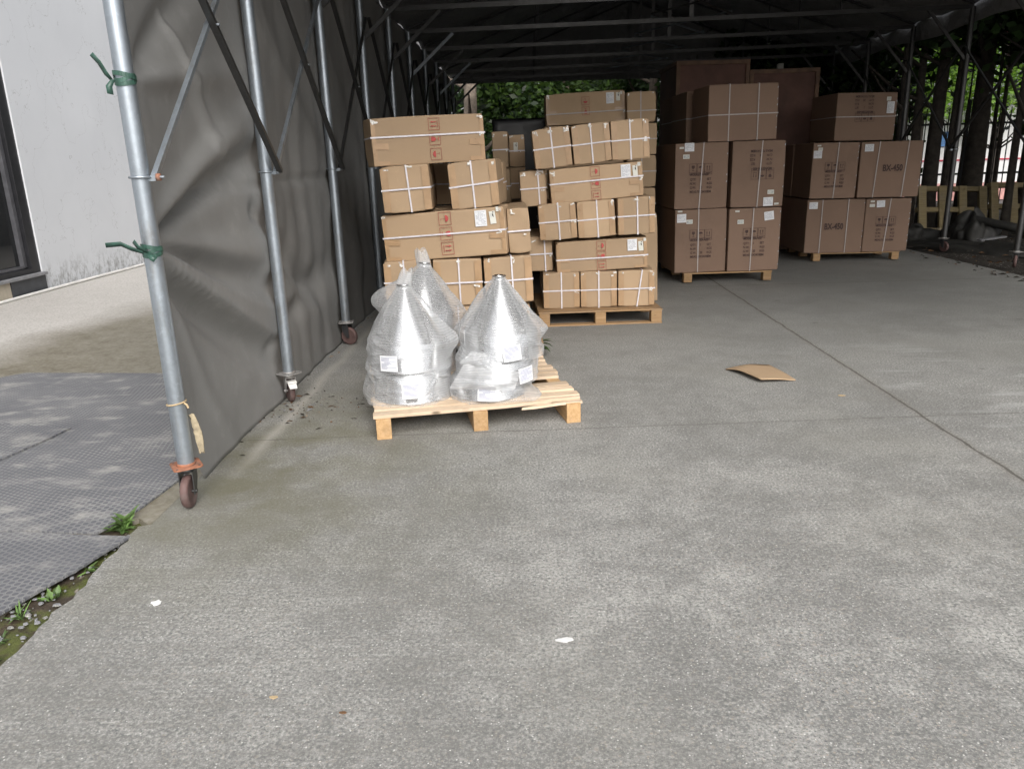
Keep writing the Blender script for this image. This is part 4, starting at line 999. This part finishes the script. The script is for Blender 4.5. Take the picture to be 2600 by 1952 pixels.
big('single brown carton on top of the four, with cross strapping', 2.524, 1.652, .821, .622, 9.444, 5.5, .8, [-.17, .175], [], d=.60, sh=.47)
for k in (1, 2):
    nm = ('', 'first', 'second')[k]
    big('%s lower brown carton in the dark behind the four' % nm, 2.07, .131, .62, .75, 9.42 + .84 * k, 2, 0, .0, [], clear=False)
    big('%s upper brown carton in the dark behind the four' % nm, 2.07, .890, .62, .75, 9.42 + .84 * k, 2, 0, .0, [], clear=False)
    big('%s brown carton behind the one topping the four' % nm, 2.40, 1.652, .80, .61, 9.50 + .78 * k - .12, 4, 0, [-.17, .17], [], d=.72, sh=.47, clear=False)
big('bottom left far brown carton with large black lettering', 4.282, .128, .796, .730, 10.986, -.5, -.2, [-.19, .165], [('doc', -.315, .655, .115, .090)], bx=(-.145, .325))
big('bottom right far brown carton beside the lettered one', 5.003, .128, .613, .725, 10.987, -2, -.2, .0, [('doc', -.11, .655, .11, .09, .05), ('small', -.225, .69, .055, .022), ('small', -.225, .635, .07, .04)], txt=(-.03, .345), tv=.06)
big('middle left far brown carton with labels at its top corner', 4.211, .876, .618, .738, 10.979, -1.2, -.5, .02, [('doc', -.245, .585, .11, .10), ('small', -.215, .655, .06, .04), ('small', -.235, .70, .05, .02)], txt=(-.01, .345), tv=.03)
big('middle right far brown carton with large black lettering', 4.966, .872, .809, .738, 10.979, -4.0, .0, [-.18, .20], [('doc', -.30, .66, .115, .095)], bx=(-.10, .35), tv=.05)
big('topmost far brown carton with torn label', 4.594, 1.630, .826, .614, 11.037, 4, -.5, None, [('doc', .325, .42, .10, .15), ('small', .29, .53, .06, .05)], sh=.50, txt=(-.03, .38), flip=True)
for k, (z, nm) in enumerate(((.128, 'lower'), (.876, 'upper'))):
    big('%s brown carton in the dark behind the far stack' % nm, 4.22, z, .62, .735, 11.80, 0, 0, .0, [], clear=False)
# black sheeted stack
m = MB()
def sheet_box(w, d, h, seed):
    mb_ = body_mesh(w, d, h, seed, r=.03, crush=1.2)
    mb_.v = [(x + .02 * fbm(x * 5, y * 5, z * 5), y + .02 * fbm(x * 5 + 9, y * 5, z * 4), z) for x, y, z in mb_.v]; return mb_
o = sheet_box(.75, 1.1, 2.03, 77).build('covered_stack', mt['bplastic']); o.location = (-.07, 10.5, 0)
tag(o, 'tall stack under black plastic sheet, behind the gap between the carton stacks', 'covered stack')
# plywood crates at the back
def crate(label, x, Y, w, d, h, yaw=0):
    o = thing('wooden_crate', label, 'crate', (x, Y, 0), (0, 0, R(yaw)), 'tall plywood crates')
    MB().box((0, d / 2, h / 2), (w - .04, d - .04, h - .04)).build('panel', mt['crate'], o)
    b = .06
    for (c, s_) in (((0, .01, h - b / 2), (w, .04, b)), ((w / 2 - b / 2, .01, h / 2), (b, .04, h - 2 * b)), ((-w / 2 + b / 2, .01, h / 2), (b, .04, h - 2 * b)), ((0, .01, b / 2), (w, .04, b)),
                    ((w / 2 - .01, d / 2, h - b / 2), (.03, d - .06, b)), ((-w / 2 + .01, d / 2, h - b / 2), (.03, d - .06, b))):
        MB().box(c, s_).build('batten', mt['crateb'], o, bevel=.003)
crate('taller reddish plywood crate, left of the pair at the back', 2.85, 12.5, 1.12, 1.2, 2.87, 3)
crate('lower reddish plywood crate, right of the pair at the back', 3.97, 12.62, 1.06, 1.2, 2.73, 0)
m = MB(); m.box((0, 0, 1.47), (.09, .09, 2.94)); o = m.build('timber_post', mt['paperc'], bevel=.004); o.location = (4.30, 13.95, 0)
tag(o, 'pale post end sticking up behind the right plywood crate', 'post')

# ------------------------------------------------------------------ steel funnels in bubble wrap
def funnel(label, x, y, zb, yaw, cyl=.165, lab=None, seed=1, film_top=None, skirt=.03, ears=(), rr_=.226, cone=.305, lean=(0, 0), necked=False, lift=0):
    o = thing('steel_funnel', label, 'steel funnel', (x, y, zb), (lean[0], lean[1], 0), 'wrapped steel funnels')
    Rr = rr_; zc = cyl + cone
    m = MB()
    prof = [(Rr - .002, .0), (Rr + .004, .0), (Rr + .005, .006), (Rr, .009), (Rr, cyl - .006), (Rr - .004, cyl), (.033, zc - .004), (.0295, zc), (.0295, zc + .014), (.041, zc + .016), (.042, zc + .022), (.026, zc + .022), (.026, zc), (.030, zc - .012), (Rr - .008, cyl - .004), (Rr - .003, cyl - .01), (Rr - .002, .0)]
    m.lathe(prof, 72); m.build('funnel_body', mt['steel'], o)
    rnd_ = random.Random(seed); ph = [rnd_.uniform(0, 6.28) for _ in range(8)]
    top = film_top if film_top is not None else zc + .012
    crz = []
    for k in range(15):      # folds running down from the neck
        a0 = rnd_.uniform(0, 6.283); crz.append((a0, top, a0 + rnd_.gauss(0, .5), cyl * rnd_.uniform(-.2, .9), rnd_.uniform(.008, .028), rnd_.uniform(.008, .018)))
    for k in range(34):      # slanting wrinkles round the drum
        a0 = rnd_.uniform(0, 6.283); z0 = rnd_.uniform(-.02, cyl * 1.5); crz.append((a0, z0, a0 + rnd_.choice((-1, 1)) * rnd_.uniform(.3, 1.1), z0 + rnd_.uniform(-.09, .09), rnd_.uniform(.006, .018), rnd_.uniform(.005, .012)))
    def crease(a, z):
        best = 0
        for (a0, z0, a1, z1, am, wd) in crz:
            da = math.atan2(math.sin(a - a0), math.cos(a - a0)); ax, bx = 0, (a1 - a0) * Rr; px_ = da * Rr
            dx, dz = bx, z1 - z0; L2 = dx * dx + dz * dz
            t_ = max(0, min(1, (px_ * dx + (z - z0) * dz) / L2)); dd = math.hypot(px_ - dx * t_, z - z0 - dz * t_)
            if dd < .08: best = max(best, am * math.sin(math.pi * min(1, .12 + .85 * t_)) * math.exp(-dd / wd))
        return best
    def ff(u, v):
        a = 2 * math.pi * u; z = -.004 + (top + .004) * v
        if z < cyl: rs = Rr
        else:
            t_ = min(1, (z - cyl) / cone); ex = 1.25 + .35 * math.sin(a * 2 + ph[1]) + .2 * math.sin(a * 3 + ph[6])
            rs = .032 + (Rr - .032) * (1 - t_ ** max(1.02, ex))
        hgt = z / top
        coneness = max(0, min(1, (z - cyl + .05) / .15)); nk = 1 - .85 * max(0, (hgt - .80) / .20)
        # folds gathered at the neck, running down and fading on the cylinder
        q = a * 7 + ph[0] + 1.8 * math.sin(a + ph[1]) + 2.5 * z; fold = (1 - abs(math.sin(q / 2))) ** 2.0
        q2 = a * 3 + ph[2] - 4 * z; fold2 = (1 - abs(math.sin(q2 / 2))) ** 3
        hz_ = (1 - abs(math.sin((z * 38 + 2.2 * math.sin(a + ph[5]) + 1.3 * math.sin(2 * a + ph[7])) / 2))) ** 3   # slanting wrinkles round the drum
        d_ = .007 + .014 * fold2 * coneness * nk + crease(a, z) * (.35 + .65 * nk)
        d_ += (.010 * (1 + fbm(math.cos(a) * 2.2, math.sin(a) * 2.2, z * 6 + seed)) + .004 * fbm(math.cos(a) * 8, math.sin(a) * 8, z * 16 + seed)) * nk
        if z < .06: d_ += skirt * (1 - z / .06) ** 1.3 * (.3 + .9 * abs(math.sin(a * 2.5 + ph[4])))
        for (ea, ez, er, ew, eh) in ears:
            da = math.atan2(math.sin(a - ea), math.cos(a - ea))
            d_ += er * math.exp(-(da / ew) ** 2 - ((z - ez - .25 * abs(da) * 0) / eh) ** 2)
        r_ = rs + d_
        if hgt > .97: r_ = r_ * .93
        return (r_ * math.cos(a), r_ * math.sin(a), z + .012 * fold2 * (hgt < .2) + lift * 0 + .008 * fbm(math.cos(a) * 4, math.sin(a) * 4, seed) * (1 - hgt))
    m = MB(); m.grid(ff, 240, 84)
    if film_top is None: pass
    m.build('bubble_wrap', mt['film'], o)
    # gathered tuft of film on the neck
    if necked:
        m = MB()
        def tf(u, v):
            a = 6.283 * u; w_ = .050 + .016 * v + .022 * math.sin(a * 3 + seed) * v; w2 = w_ * (1 - .55 * v)
            return (w2 * math.cos(a) - .035 * v * necked, w2 * .6 * math.sin(a), top - .02 + .11 * v * (1 + .15 * math.sin(a * 2)))
        m.grid(tf, 40, 12); m.build('wrap_tuft', mt['film2'], o)
    if lab:
        la, lz, lw, lh, tilt = lab
        m = MB(); r0 = Rr + .050
        def pt(u, v, off=0):        # u, v in metres from the label centre
            uu = u * math.cos(tilt) - v * math.sin(tilt); vv = u * math.sin(tilt) + v * math.cos(tilt)
            a = la + uu / r0; return ((r0 + off) * math.cos(a), (r0 + off) * math.sin(a), lz + vv)
        def quad(a, b, c, d, off, mi):
            n = 6; vs = []
            for k in range(n + 1): u = a + (c - a) * k / n; vs += [pt(u, b, off), pt(u, d, off)]
            m.add(vs, [(2 * k, 2 * k + 2, 2 * k + 3, 2 * k + 1) for k in range(n)], mi)
        quad(-lw / 2, -lh / 2, lw / 2, lh / 2, 0, 0)
        z_ = lh / 2 - .010; rr2 = random.Random(seed)
        for k in range(10):
            wl = lw * rr2.choice((.35, .45, .5, .62, .8)); a0 = -lw / 2 + .008 + (.02 if k == 4 else 0)
            if k in (0, 3, 8): wl = lw * .86
            quad(a0, z_ - .0014, min(a0 + wl, lw / 2 - .004), z_ + .0012, .0008, 1); z_ -= .0072
        m.build('paper_label', [mt['paper'], mt['inklab']], o)
    return o
LW, LH = .108, .092
toC = math.radians(-99)
funnel('lower funnel of the front left wrapped pair, white label low', -.735, 4.50, .142, 0, lab=(toC + .30, .098, LW, LH, 0), seed=3, skirt=.022, ears=((R(196), .04, .045, .6, .07),), film_top=.21)
funnel('upper funnel of the front left wrapped pair, white label at its left', -.742, 4.50, .330, 0, lab=(toC - .12, .075, LW, LH, 0), seed=5, skirt=.014, ears=((R(-8), .17, .06, .35, .09),), necked=-.8)
funnel('lowest of the three wrapped funnels at front right, label facing camera', -.262, 4.53, .142, 0, cyl=.085, lab=(toC + .16, .064, LW, LH, -.06), seed=8, skirt=.02, ears=((R(-28), .01, .10, .38, .035),), film_top=.12)
MIDF = funnel('middle of the three wrapped funnels at front right, label at its right edge', -.215, 4.555, .235, 0, cyl=.125, lab=(toC + .90, .055, LW, LH, .08), seed=11, skirt=.02, ears=(), film_top=.20)
TOPF = funnel('top wrapped funnel at front right with bare steel neck', -.180, 4.570, .372, 0, cyl=.155, cone=.300, lab=(toC + .42, .060, LW, LH, .10), seed=14, skirt=.012, ears=((R(-12), .17, .050, .35, .05),))
funnel('hidden base funnel of the rear left wrapped group', -.765, 5.13, .142, 0, seed=17, film_top=.22, skirt=.03)
funnel('rear left wrapped funnel, tallest, with torn film ear at left', -.750, 5.13, .365, 0, cyl=.20, cone=.285, seed=19, lean=(0, R(6)), ears=((R(192), .27, .13, .42, .11), (R(-5), .20, .05, .5, .12)), necked=1)
funnel('rear right wrapped funnel mostly hidden behind the front ones', -.245, 5.10, .142, 0, cyl=.22, cone=.285, seed=23, ears=((R(195), .3, .05, .4, .1),), necked=0)

# loose flaps of film standing off the right hand group
def flap(parent, q, bul, seed):
    q = [Vector(p) - parent.location for p in q]
    def f(u, v):
        p = (q[0] * (1 - u) + q[1] * u) * (1 - v) + (q[3] * (1 - u) + q[2] * u) * v
        b = bul * math.sin(math.pi * min(1, u * 1.1)) * math.sin(math.pi * v)
        return (p.x + .006 * fbm(u * 4, v * 4, seed), p.y - b + .012 * fbm(u * 5, v * 5, seed + 4), p.z + .006 * fbm(u * 6, v * 4, seed + 9))
    MB().grid(f, 26, 16).build('film_flap', mt['film2'], parent)
flap(MIDF, [(-.475, 4.22, .255), (-.10, 4.245, .225), (-.06, 4.255, .335), (-.385, 4.24, .392)], .045, 3)
flap(TOPF, [(-.415, 4.26, .395), (-.225, 4.235, .340), (-.245, 4.245, .445), (-.34, 4.27, .458)], .03, 5)

# sprig of leaves and weeds
def weed(name, label, x, y, z, n, L_, spread, wid, seed, mat='weed', droop=.5, group=None, cat='plant', dirs=None):
    rr = random.Random(seed); m = MB()
    for k in range(n):
        a = rr.uniform(0, 6.283) if dirs is None else rr.uniform(*dirs); el = rr.uniform(.2, 1.2); ln = L_ * rr.uniform(.5, 1.1)
        bx_, by_ = x + rr.uniform(-spread, spread), y + rr.uniform(-spread, spread)
        p = Vector((bx_, by_, z)); d = Vector((math.cos(a) * math.cos(el), math.sin(a) * math.cos(el), math.sin(el)))
        sd_ = d.cross(Vector((0, 0, 1))).normalized(); seg = 6; vs = []
        for i in range(seg + 1):
            f = i / seg; w_ = wid * math.sin(math.pi * (.08 + .9 * f)) * (1 + .35 * math.sin(f * 14 + k))
            vs += [p - sd_ * w_, p + Vector((0, 0, -w_ * .35)), p + sd_ * w_]
            p = p + d * (ln / seg); d = (d + Vector((0, 0, -droop * .28))).normalized()
            if p.z < z: p.z = z + .002
        m.add(vs, [q for i in range(seg) for q in ((3 * i, 3 * i + 1, 3 * i + 4, 3 * i + 3), (3 * i + 1, 3 * i + 2, 3 * i + 5, 3 * i + 4))], 0, True)
    return tag(m.build(name, mt[mat]), label, cat, group)
weed('weed', 'largest leafy green weed at the corner of the mat by the first wheel', -1.845, 3.07, -.02, 34, .11, .035, .011, 2, group='weeds in the soil strip', droop=.7)
weed('weed', 'small leafy weed where the soil strip narrows', -1.79, 2.70, -.025, 9, .05, .012, .007, 3, group='weeds in the soil strip')
weed('weed', 'weed with round leaves in the middle of the soil strip', -1.815, 2.50, -.025, 12, .055, .02, .008, 4, group='weeds in the soil strip')
weed('weed', 'grassy weed with thin blades beside the mat edge', -1.86, 2.38, -.025, 20, .065, .014, .0028, 5, group='weeds in the soil strip', droop=.3)
weed('weed', 'low creeping weed near the left edge of the picture', -1.83, 2.25, -.025, 14, .035, .03, .004, 6, group='weeds in the soil strip')
weed('weed', 'weed at the slab edge in the lower left corner', -1.775, 2.10, -.025, 12, .045, .015, .006, 7, group='weeds in the soil strip')
weed('leafy_sprig', 'green leafy sprig lying beside the pale slatted pallet', .02, 6.02, .05, 12, .24, .02, .014, 9, mat='leafd', droop=.9, dirs=(-.9, .5))

# ------------------------------------------------------------------ right hand side: fence, pallets, heap
fe = thing('iron_fence', 'dark iron picket fence behind the trees at the back right', 'fence', (0, 16.2, 0))
m = MB()
for k in range(110):
    m.bar((6.4 + .11 * k, 0, 0), (6.4 + .11 * k, 0, 2.25), .016, .016)
m.build('pickets', mt['fence'], fe)
for z in (.28, .99, 1.95):
    MB().bar((6.3, .018, z), (18.6, .018, z), .02, .04).build('rail', mt['fence'], fe)
for k in range(6):
    MB().bar((6.35 + 2.4 * k, 0, 0), (6.35 + 2.4 * k, 0, 2.4), .06, .06).build('fence_post', mt['fence'], fe)
fe2 = thing('iron_fence', 'pale grey picket fence running along the far right side', 'fence', (10.6, 8, 0))
m = MB()
for k in range(70): m.bar((0, .11 * k, 0), (0, .11 * k, 2.1), .02, .02)
m.build('pickets', mt['fenceg'], fe2)
for z in (.3, 1.8): MB().bar((.02, 0, z), (.02, 7.7, z), .02, .04).build('rail', mt['fenceg'], fe2)

def leaning(label, x, y, yaw, w=1.35, h=.85, lean=14):
    o = thing('wooden_pallet', label, 'pallet', (x, y, .02), (R(-lean), R(2), yaw), 'wooden pallets')
    for z in (.045, h / 2, h - .045): MB().box((0, .05, z), (w, .09, .085)).build('bearer', mt['woody'], o, bevel=.003)
    for k in range(4):
        xx = -w / 2 + .08 + (w - .16) * k / 3
        MB().box((xx, -.008, h / 2), (.15, .022, h)).build('deck_board', mt['woody'], o, bevel=.003)
        MB().box((xx + .04, .108, h / 2), (.11, .020, h)).build('deck_board', mt['woody'], o, bevel=.003)
leaning('yellowish pallet leaning upright behind the far cartons, left of the two', 7.72, 14.30, R(8), 1.35, .84)
leaning('yellowish pallet leaning upright at the right picture edge', 9.12, 14.52, R(10), 1.35, .86)
def heap(name, label, x, y, sx, sy, sz, seed, mat='heap', cat='tarpaulin', yaw=0):
    def f(u, v):
        a = 6.283 * u; e = v * math.pi / 2
        n_ = 1 + .45 * fbm(math.cos(a) * 1.7 + seed, math.sin(a) * 1.7, v * 2.2) + .2 * fbm(math.cos(a) * 5, math.sin(a) * 5 + seed, v * 5)
        r_ = math.cos(e) * n_
        X, Y_ = sx * r_ * math.cos(a), sy * r_ * math.sin(a)
        return (X * math.cos(yaw) - Y_ * math.sin(yaw), X * math.sin(yaw) + Y_ * math.cos(yaw), -.03 + sz * math.sin(e) * n_)
    o = MB().grid(f, 48, 16).build(name, mt[mat]); o.location = (x, y, .0); return tag(o, label, cat)
heap('tarpaulin_heap', 'peaked heap of black tarpaulin in front of the leaning pallets', 6.98, 12.4, .40, .34, .46, 3)
heap('tarpaulin_heap', 'long low dark bundle along the slab edge', 6.75, 11.6, 1.5, .26, .15, 8, yaw=R(-52))
heap('tarpaulin_heap', 'low dark bundle on the earth left of the peaked heap', 6.45, 13.2, .55, .4, .26, 15)
m = MB(); m.tube([(6.98, 12.35, .42), (7.4, 11.9, .30), (7.9, 11.4, .16)], [.06, .07, .06], 14); tag(m.build('dark_roll', mt['heap']), 'dark rolled sheet sloping down right of the peaked heap', 'roll')
m = MB(); m.bar((6.75, 11.75, .16), (7.15, 11.8, .20), .10, .02); tag(m.build('plank', mt['sillm'], bevel=.003), 'short pale board lying on the dark bundle', 'board')
heap('cloth_bundle', 'small cream and orange cloth bundle under the leaning pallet', 7.15, 13.6, .28, .15, .16, 21, 'foam', 'cloth')

# ------------------------------------------------------------------ trees
def leaf_cloud(m, c, rad, n, size, seed, squash=.8):
    rr = random.Random(seed)
    K = max(6, n // 90)
    cl = []
    for k in range(K):
        while True:
            p = Vector((rr.uniform(-1, 1), rr.uniform(-1, 1), rr.uniform(-1, 1)))
            if .25 < p.length < 1: break
        cl.append(Vector((p.x * rad[0], p.y * rad[1], p.z * rad[2])))
    vs = []; fs = []
    for k in range(n):
        q = rr.choice(cl); s = .22 * (rad[0] + rad[2]) / 2
        p = Vector(c) + q + Vector((rr.gauss(0, s), rr.gauss(0, s), rr.gauss(0, s * squash)))
        if p.z < .05: continue
        a = Vector((rr.gauss(0, 1), rr.gauss(0, 1), rr.gauss(0, .6))).normalized(); b = a.orthogonal().normalized()
        b = (b * math.cos(k) + a.cross(b) * math.sin(k)); L_ = size * rr.uniform(.6, 1.3); W_ = L_ * .33
        i = len(vs); vs += [p - a * L_ * .5, p + b * W_ * .8 - a * L_ * .05, p + a * L_ * .5, p - b * W_ * .8 - a * L_ * .05]
        fs.append((i, i + 1, i + 2, i + 3))
    m.add(vs, fs, 0)
def tree(label, x, y, h, r, crown, n, size, seed, leaf='leafd', bark='bark', bend=.2, zc=None, limbs=5, cat='tree', group='trees behind the tent'):
    o = thing('tree', label, cat, (x, y, 0), (0, 0, 0), group); rr = random.Random(seed)
    m = MB(); pts_ = []; rs = []
    for k in range(9):
        f = k / 8; pts_.append((bend * math.sin(f * 2.5 + seed) * f, bend * .6 * math.cos(f * 2 + seed) * f, -.05 + h * f)); rs.append(r * (1.15 - .75 * f) * (1.25 if k == 0 else 1))
    m.tube(pts_, rs, 12)
    for k in range(limbs):
        f = rr.uniform(.3, .9); i = int(f * 8); a = rr.uniform(0, 6.28); L_ = rr.uniform(.5, 1.0) * crown[0]
        p0 = Vector(pts_[i]); p1 = p0 + Vector((math.cos(a) * L_ * .5, math.sin(a) * L_ * .5, L_ * .25)); p2 = p0 + Vector((math.cos(a) * L_, math.sin(a) * L_, L_ * .7))
        m.tube([p0, p1, p2], [rs[i] * .45, rs[i] * .3, rs[i] * .12], 7)
    m.build('trunk', mt[bark], o)
    if n:
        m = MB(); leaf_cloud(m, (0, 0, zc if zc else h * .9), crown, n, size, seed); m.build('crown', mt[leaf], o)
    return o
# behind the rear opening (seen over the cartons)
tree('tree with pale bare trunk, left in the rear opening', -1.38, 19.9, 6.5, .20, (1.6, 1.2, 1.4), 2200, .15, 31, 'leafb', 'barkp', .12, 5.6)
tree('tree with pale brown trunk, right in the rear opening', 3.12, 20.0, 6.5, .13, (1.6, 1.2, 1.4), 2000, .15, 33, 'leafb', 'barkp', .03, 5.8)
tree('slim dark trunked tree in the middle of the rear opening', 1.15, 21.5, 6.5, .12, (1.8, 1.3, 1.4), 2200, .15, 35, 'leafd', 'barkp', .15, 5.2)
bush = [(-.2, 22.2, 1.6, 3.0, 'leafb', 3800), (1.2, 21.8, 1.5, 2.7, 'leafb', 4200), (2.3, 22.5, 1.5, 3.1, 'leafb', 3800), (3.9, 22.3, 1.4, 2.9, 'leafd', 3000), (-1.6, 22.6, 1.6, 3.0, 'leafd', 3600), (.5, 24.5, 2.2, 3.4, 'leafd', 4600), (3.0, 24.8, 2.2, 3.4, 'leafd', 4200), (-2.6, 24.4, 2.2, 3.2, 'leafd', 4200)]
nms = ['bright green bush in the rear opening, beside the pale trunk', 'brightest yellow green bush, middle of the rear opening', 'bright green bush right of the middle in the rear opening', 'dark bush at the right end of the rear opening', 'dark green bush at the left end of the rear opening', 'dark bush in the back row, middle', 'dark bush in the back row, right', 'dark bush in the back row, left']
for (x, y, r_, z, lf, n), nm in zip(bush, nms):
    tree(nm, x, y, 3.2, .07, (r_, 1.1, 1.5), int(n * .75), .20, int(x * 10 + 50), lf, 'bark', .3, z - .3, 6, 'bush', 'bushes behind the tent')
# trunks on the right
def tpx(px, wd, y): return ((8.0 / 15.5) * y + (px - 2400) * y / 15.5 / 122, y, wd / 250 * y / 15.5)
tk = [tpx(2300, 26, 15.3), tpx(2334, 22, 15.5), tpx(2376, 34, 15.4), tpx(2410, 15, 15.5), tpx(2439, 5, 15.7), tpx(2472, 46, 15.5), tpx(2511, 9, 15.7), tpx(2529, 10, 15.5), tpx(2566, 18, 13.6), tpx(2596, 30, 15.2), (6.6, 17.2, .16), (5.2, 19.4, .15), tpx(2640, 36, 13.2), (10.9, 12.4, .18), (4.6, 20.6, .12)]
tn = ['leaning slim', 'dark', 'thin', 'rough', 'very thin', 'thickest dark', 'narrow', 'slender', 'dark knotty', 'stout', 'shadowed', 'dark', 'tall dark', 'broad', 'thin shadowed']
tp = ['just right of the topmost far carton', 'behind the far cartons, before the fence', 'left of the bright gaps in the fence', 'inside the left bright gap by the fence', 'between the two left bright gaps', 'standing in the middle of the bright gaps', 'just right of the thickest trunk', 'at the right end of the bright gaps', 'behind the right leaning pallet', 'near the right picture edge by the fence', 'behind the tent corner pole', 'beyond the crates at the back', 'at the right picture edge', 'beyond the right picture edge pole', 'in the dark above the crates']
for i, (x, y, r_) in enumerate(tk):
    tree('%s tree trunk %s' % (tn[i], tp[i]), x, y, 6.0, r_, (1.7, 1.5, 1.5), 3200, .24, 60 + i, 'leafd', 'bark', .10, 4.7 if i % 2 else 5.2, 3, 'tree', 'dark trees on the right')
# crown mass added to shade the right side
for i, (x, y, z, rx) in enumerate(((7.6, 9.0, 4.6, 1.9), (9.4, 10.2, 4.9, 2.2), (8.8, 13.0, 4.9, 2.3), (11.8, 14.0, 4.6, 2.4), (12.5, 11.0, 4.5, 2.4), (8.5, 6.5, 4.6, 2.0))):
    tree(('big tree added for shade outside the right side, %s' % ('nearest the front poles', 'second from the front', 'over the leaning pallets', 'far right by the fence', 'far right in the shade', 'nearest the camera')[i]), x + .6, y, 6, .16, (rx, rx, 1.7), 4200, .26, 90 + i, 'leafd', 'bark', .2, z, 5, 'tree', 'dark trees on the right')
for i, (x, y) in enumerate(((4.8, 19.5), (5.9, 19.2), (7.0, 19.8))):
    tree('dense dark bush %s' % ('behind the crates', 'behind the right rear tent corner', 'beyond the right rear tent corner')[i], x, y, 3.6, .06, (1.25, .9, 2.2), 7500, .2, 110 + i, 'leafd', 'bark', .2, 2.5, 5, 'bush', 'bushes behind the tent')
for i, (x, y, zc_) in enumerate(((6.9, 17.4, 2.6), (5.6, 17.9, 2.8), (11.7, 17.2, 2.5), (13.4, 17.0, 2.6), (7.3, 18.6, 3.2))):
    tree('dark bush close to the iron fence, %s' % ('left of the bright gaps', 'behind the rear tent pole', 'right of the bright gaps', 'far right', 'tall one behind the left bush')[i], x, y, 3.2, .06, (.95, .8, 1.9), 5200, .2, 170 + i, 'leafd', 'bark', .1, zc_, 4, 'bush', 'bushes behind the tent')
# bright things beyond the fence
for i, (x, y, z) in enumerate(((11.0, 22.5, 3.4), (13.2, 22.8, 3.6), (15.5, 22.6, 3.4))):
    tree('bright leafy tree over the white wall, %s of three' % ('left', 'middle', 'right')[i], x, y, 4, .08, (1.6, .8, 1.1), 3000, .18, 130 + i, 'leafs', 'bark', .2, z, 4, 'tree', 'trees over the white wall')
wl = thing('roadside_wall', 'white painted roadside wall with pink base beyond the fence', 'wall', (12.6, 23.6, 0))
MB().box((0, 0, 1.55), (9, .2, 2.1)).build('wall_panel', mt['whitew'], wl)
MB().box((0, -.003, .25), (9, .2, .5)).build('pink_base', mt['pink'], wl)
MB().box((0, -.115, 1.15), (9, .03, .04)).build('red_stripe', mt['redp'], wl)
MB().box((-.55, -.13, 1.75), (.30, .05, .40)).build('blue_panel', mt['bluep'], wl)
# far backing wood
m = MB()
for k in range(26):
    leaf_cloud(m, (-32 + 3.0 * k, 34 + 2 * math.sin(k * 2.1), 3.5 + math.sin(k * 1.3)), (2.4, 2.0, 3.4), 750, .34, 200 + k)
tag(m.build('far_woods', mt['leafd']), kind='stuff')
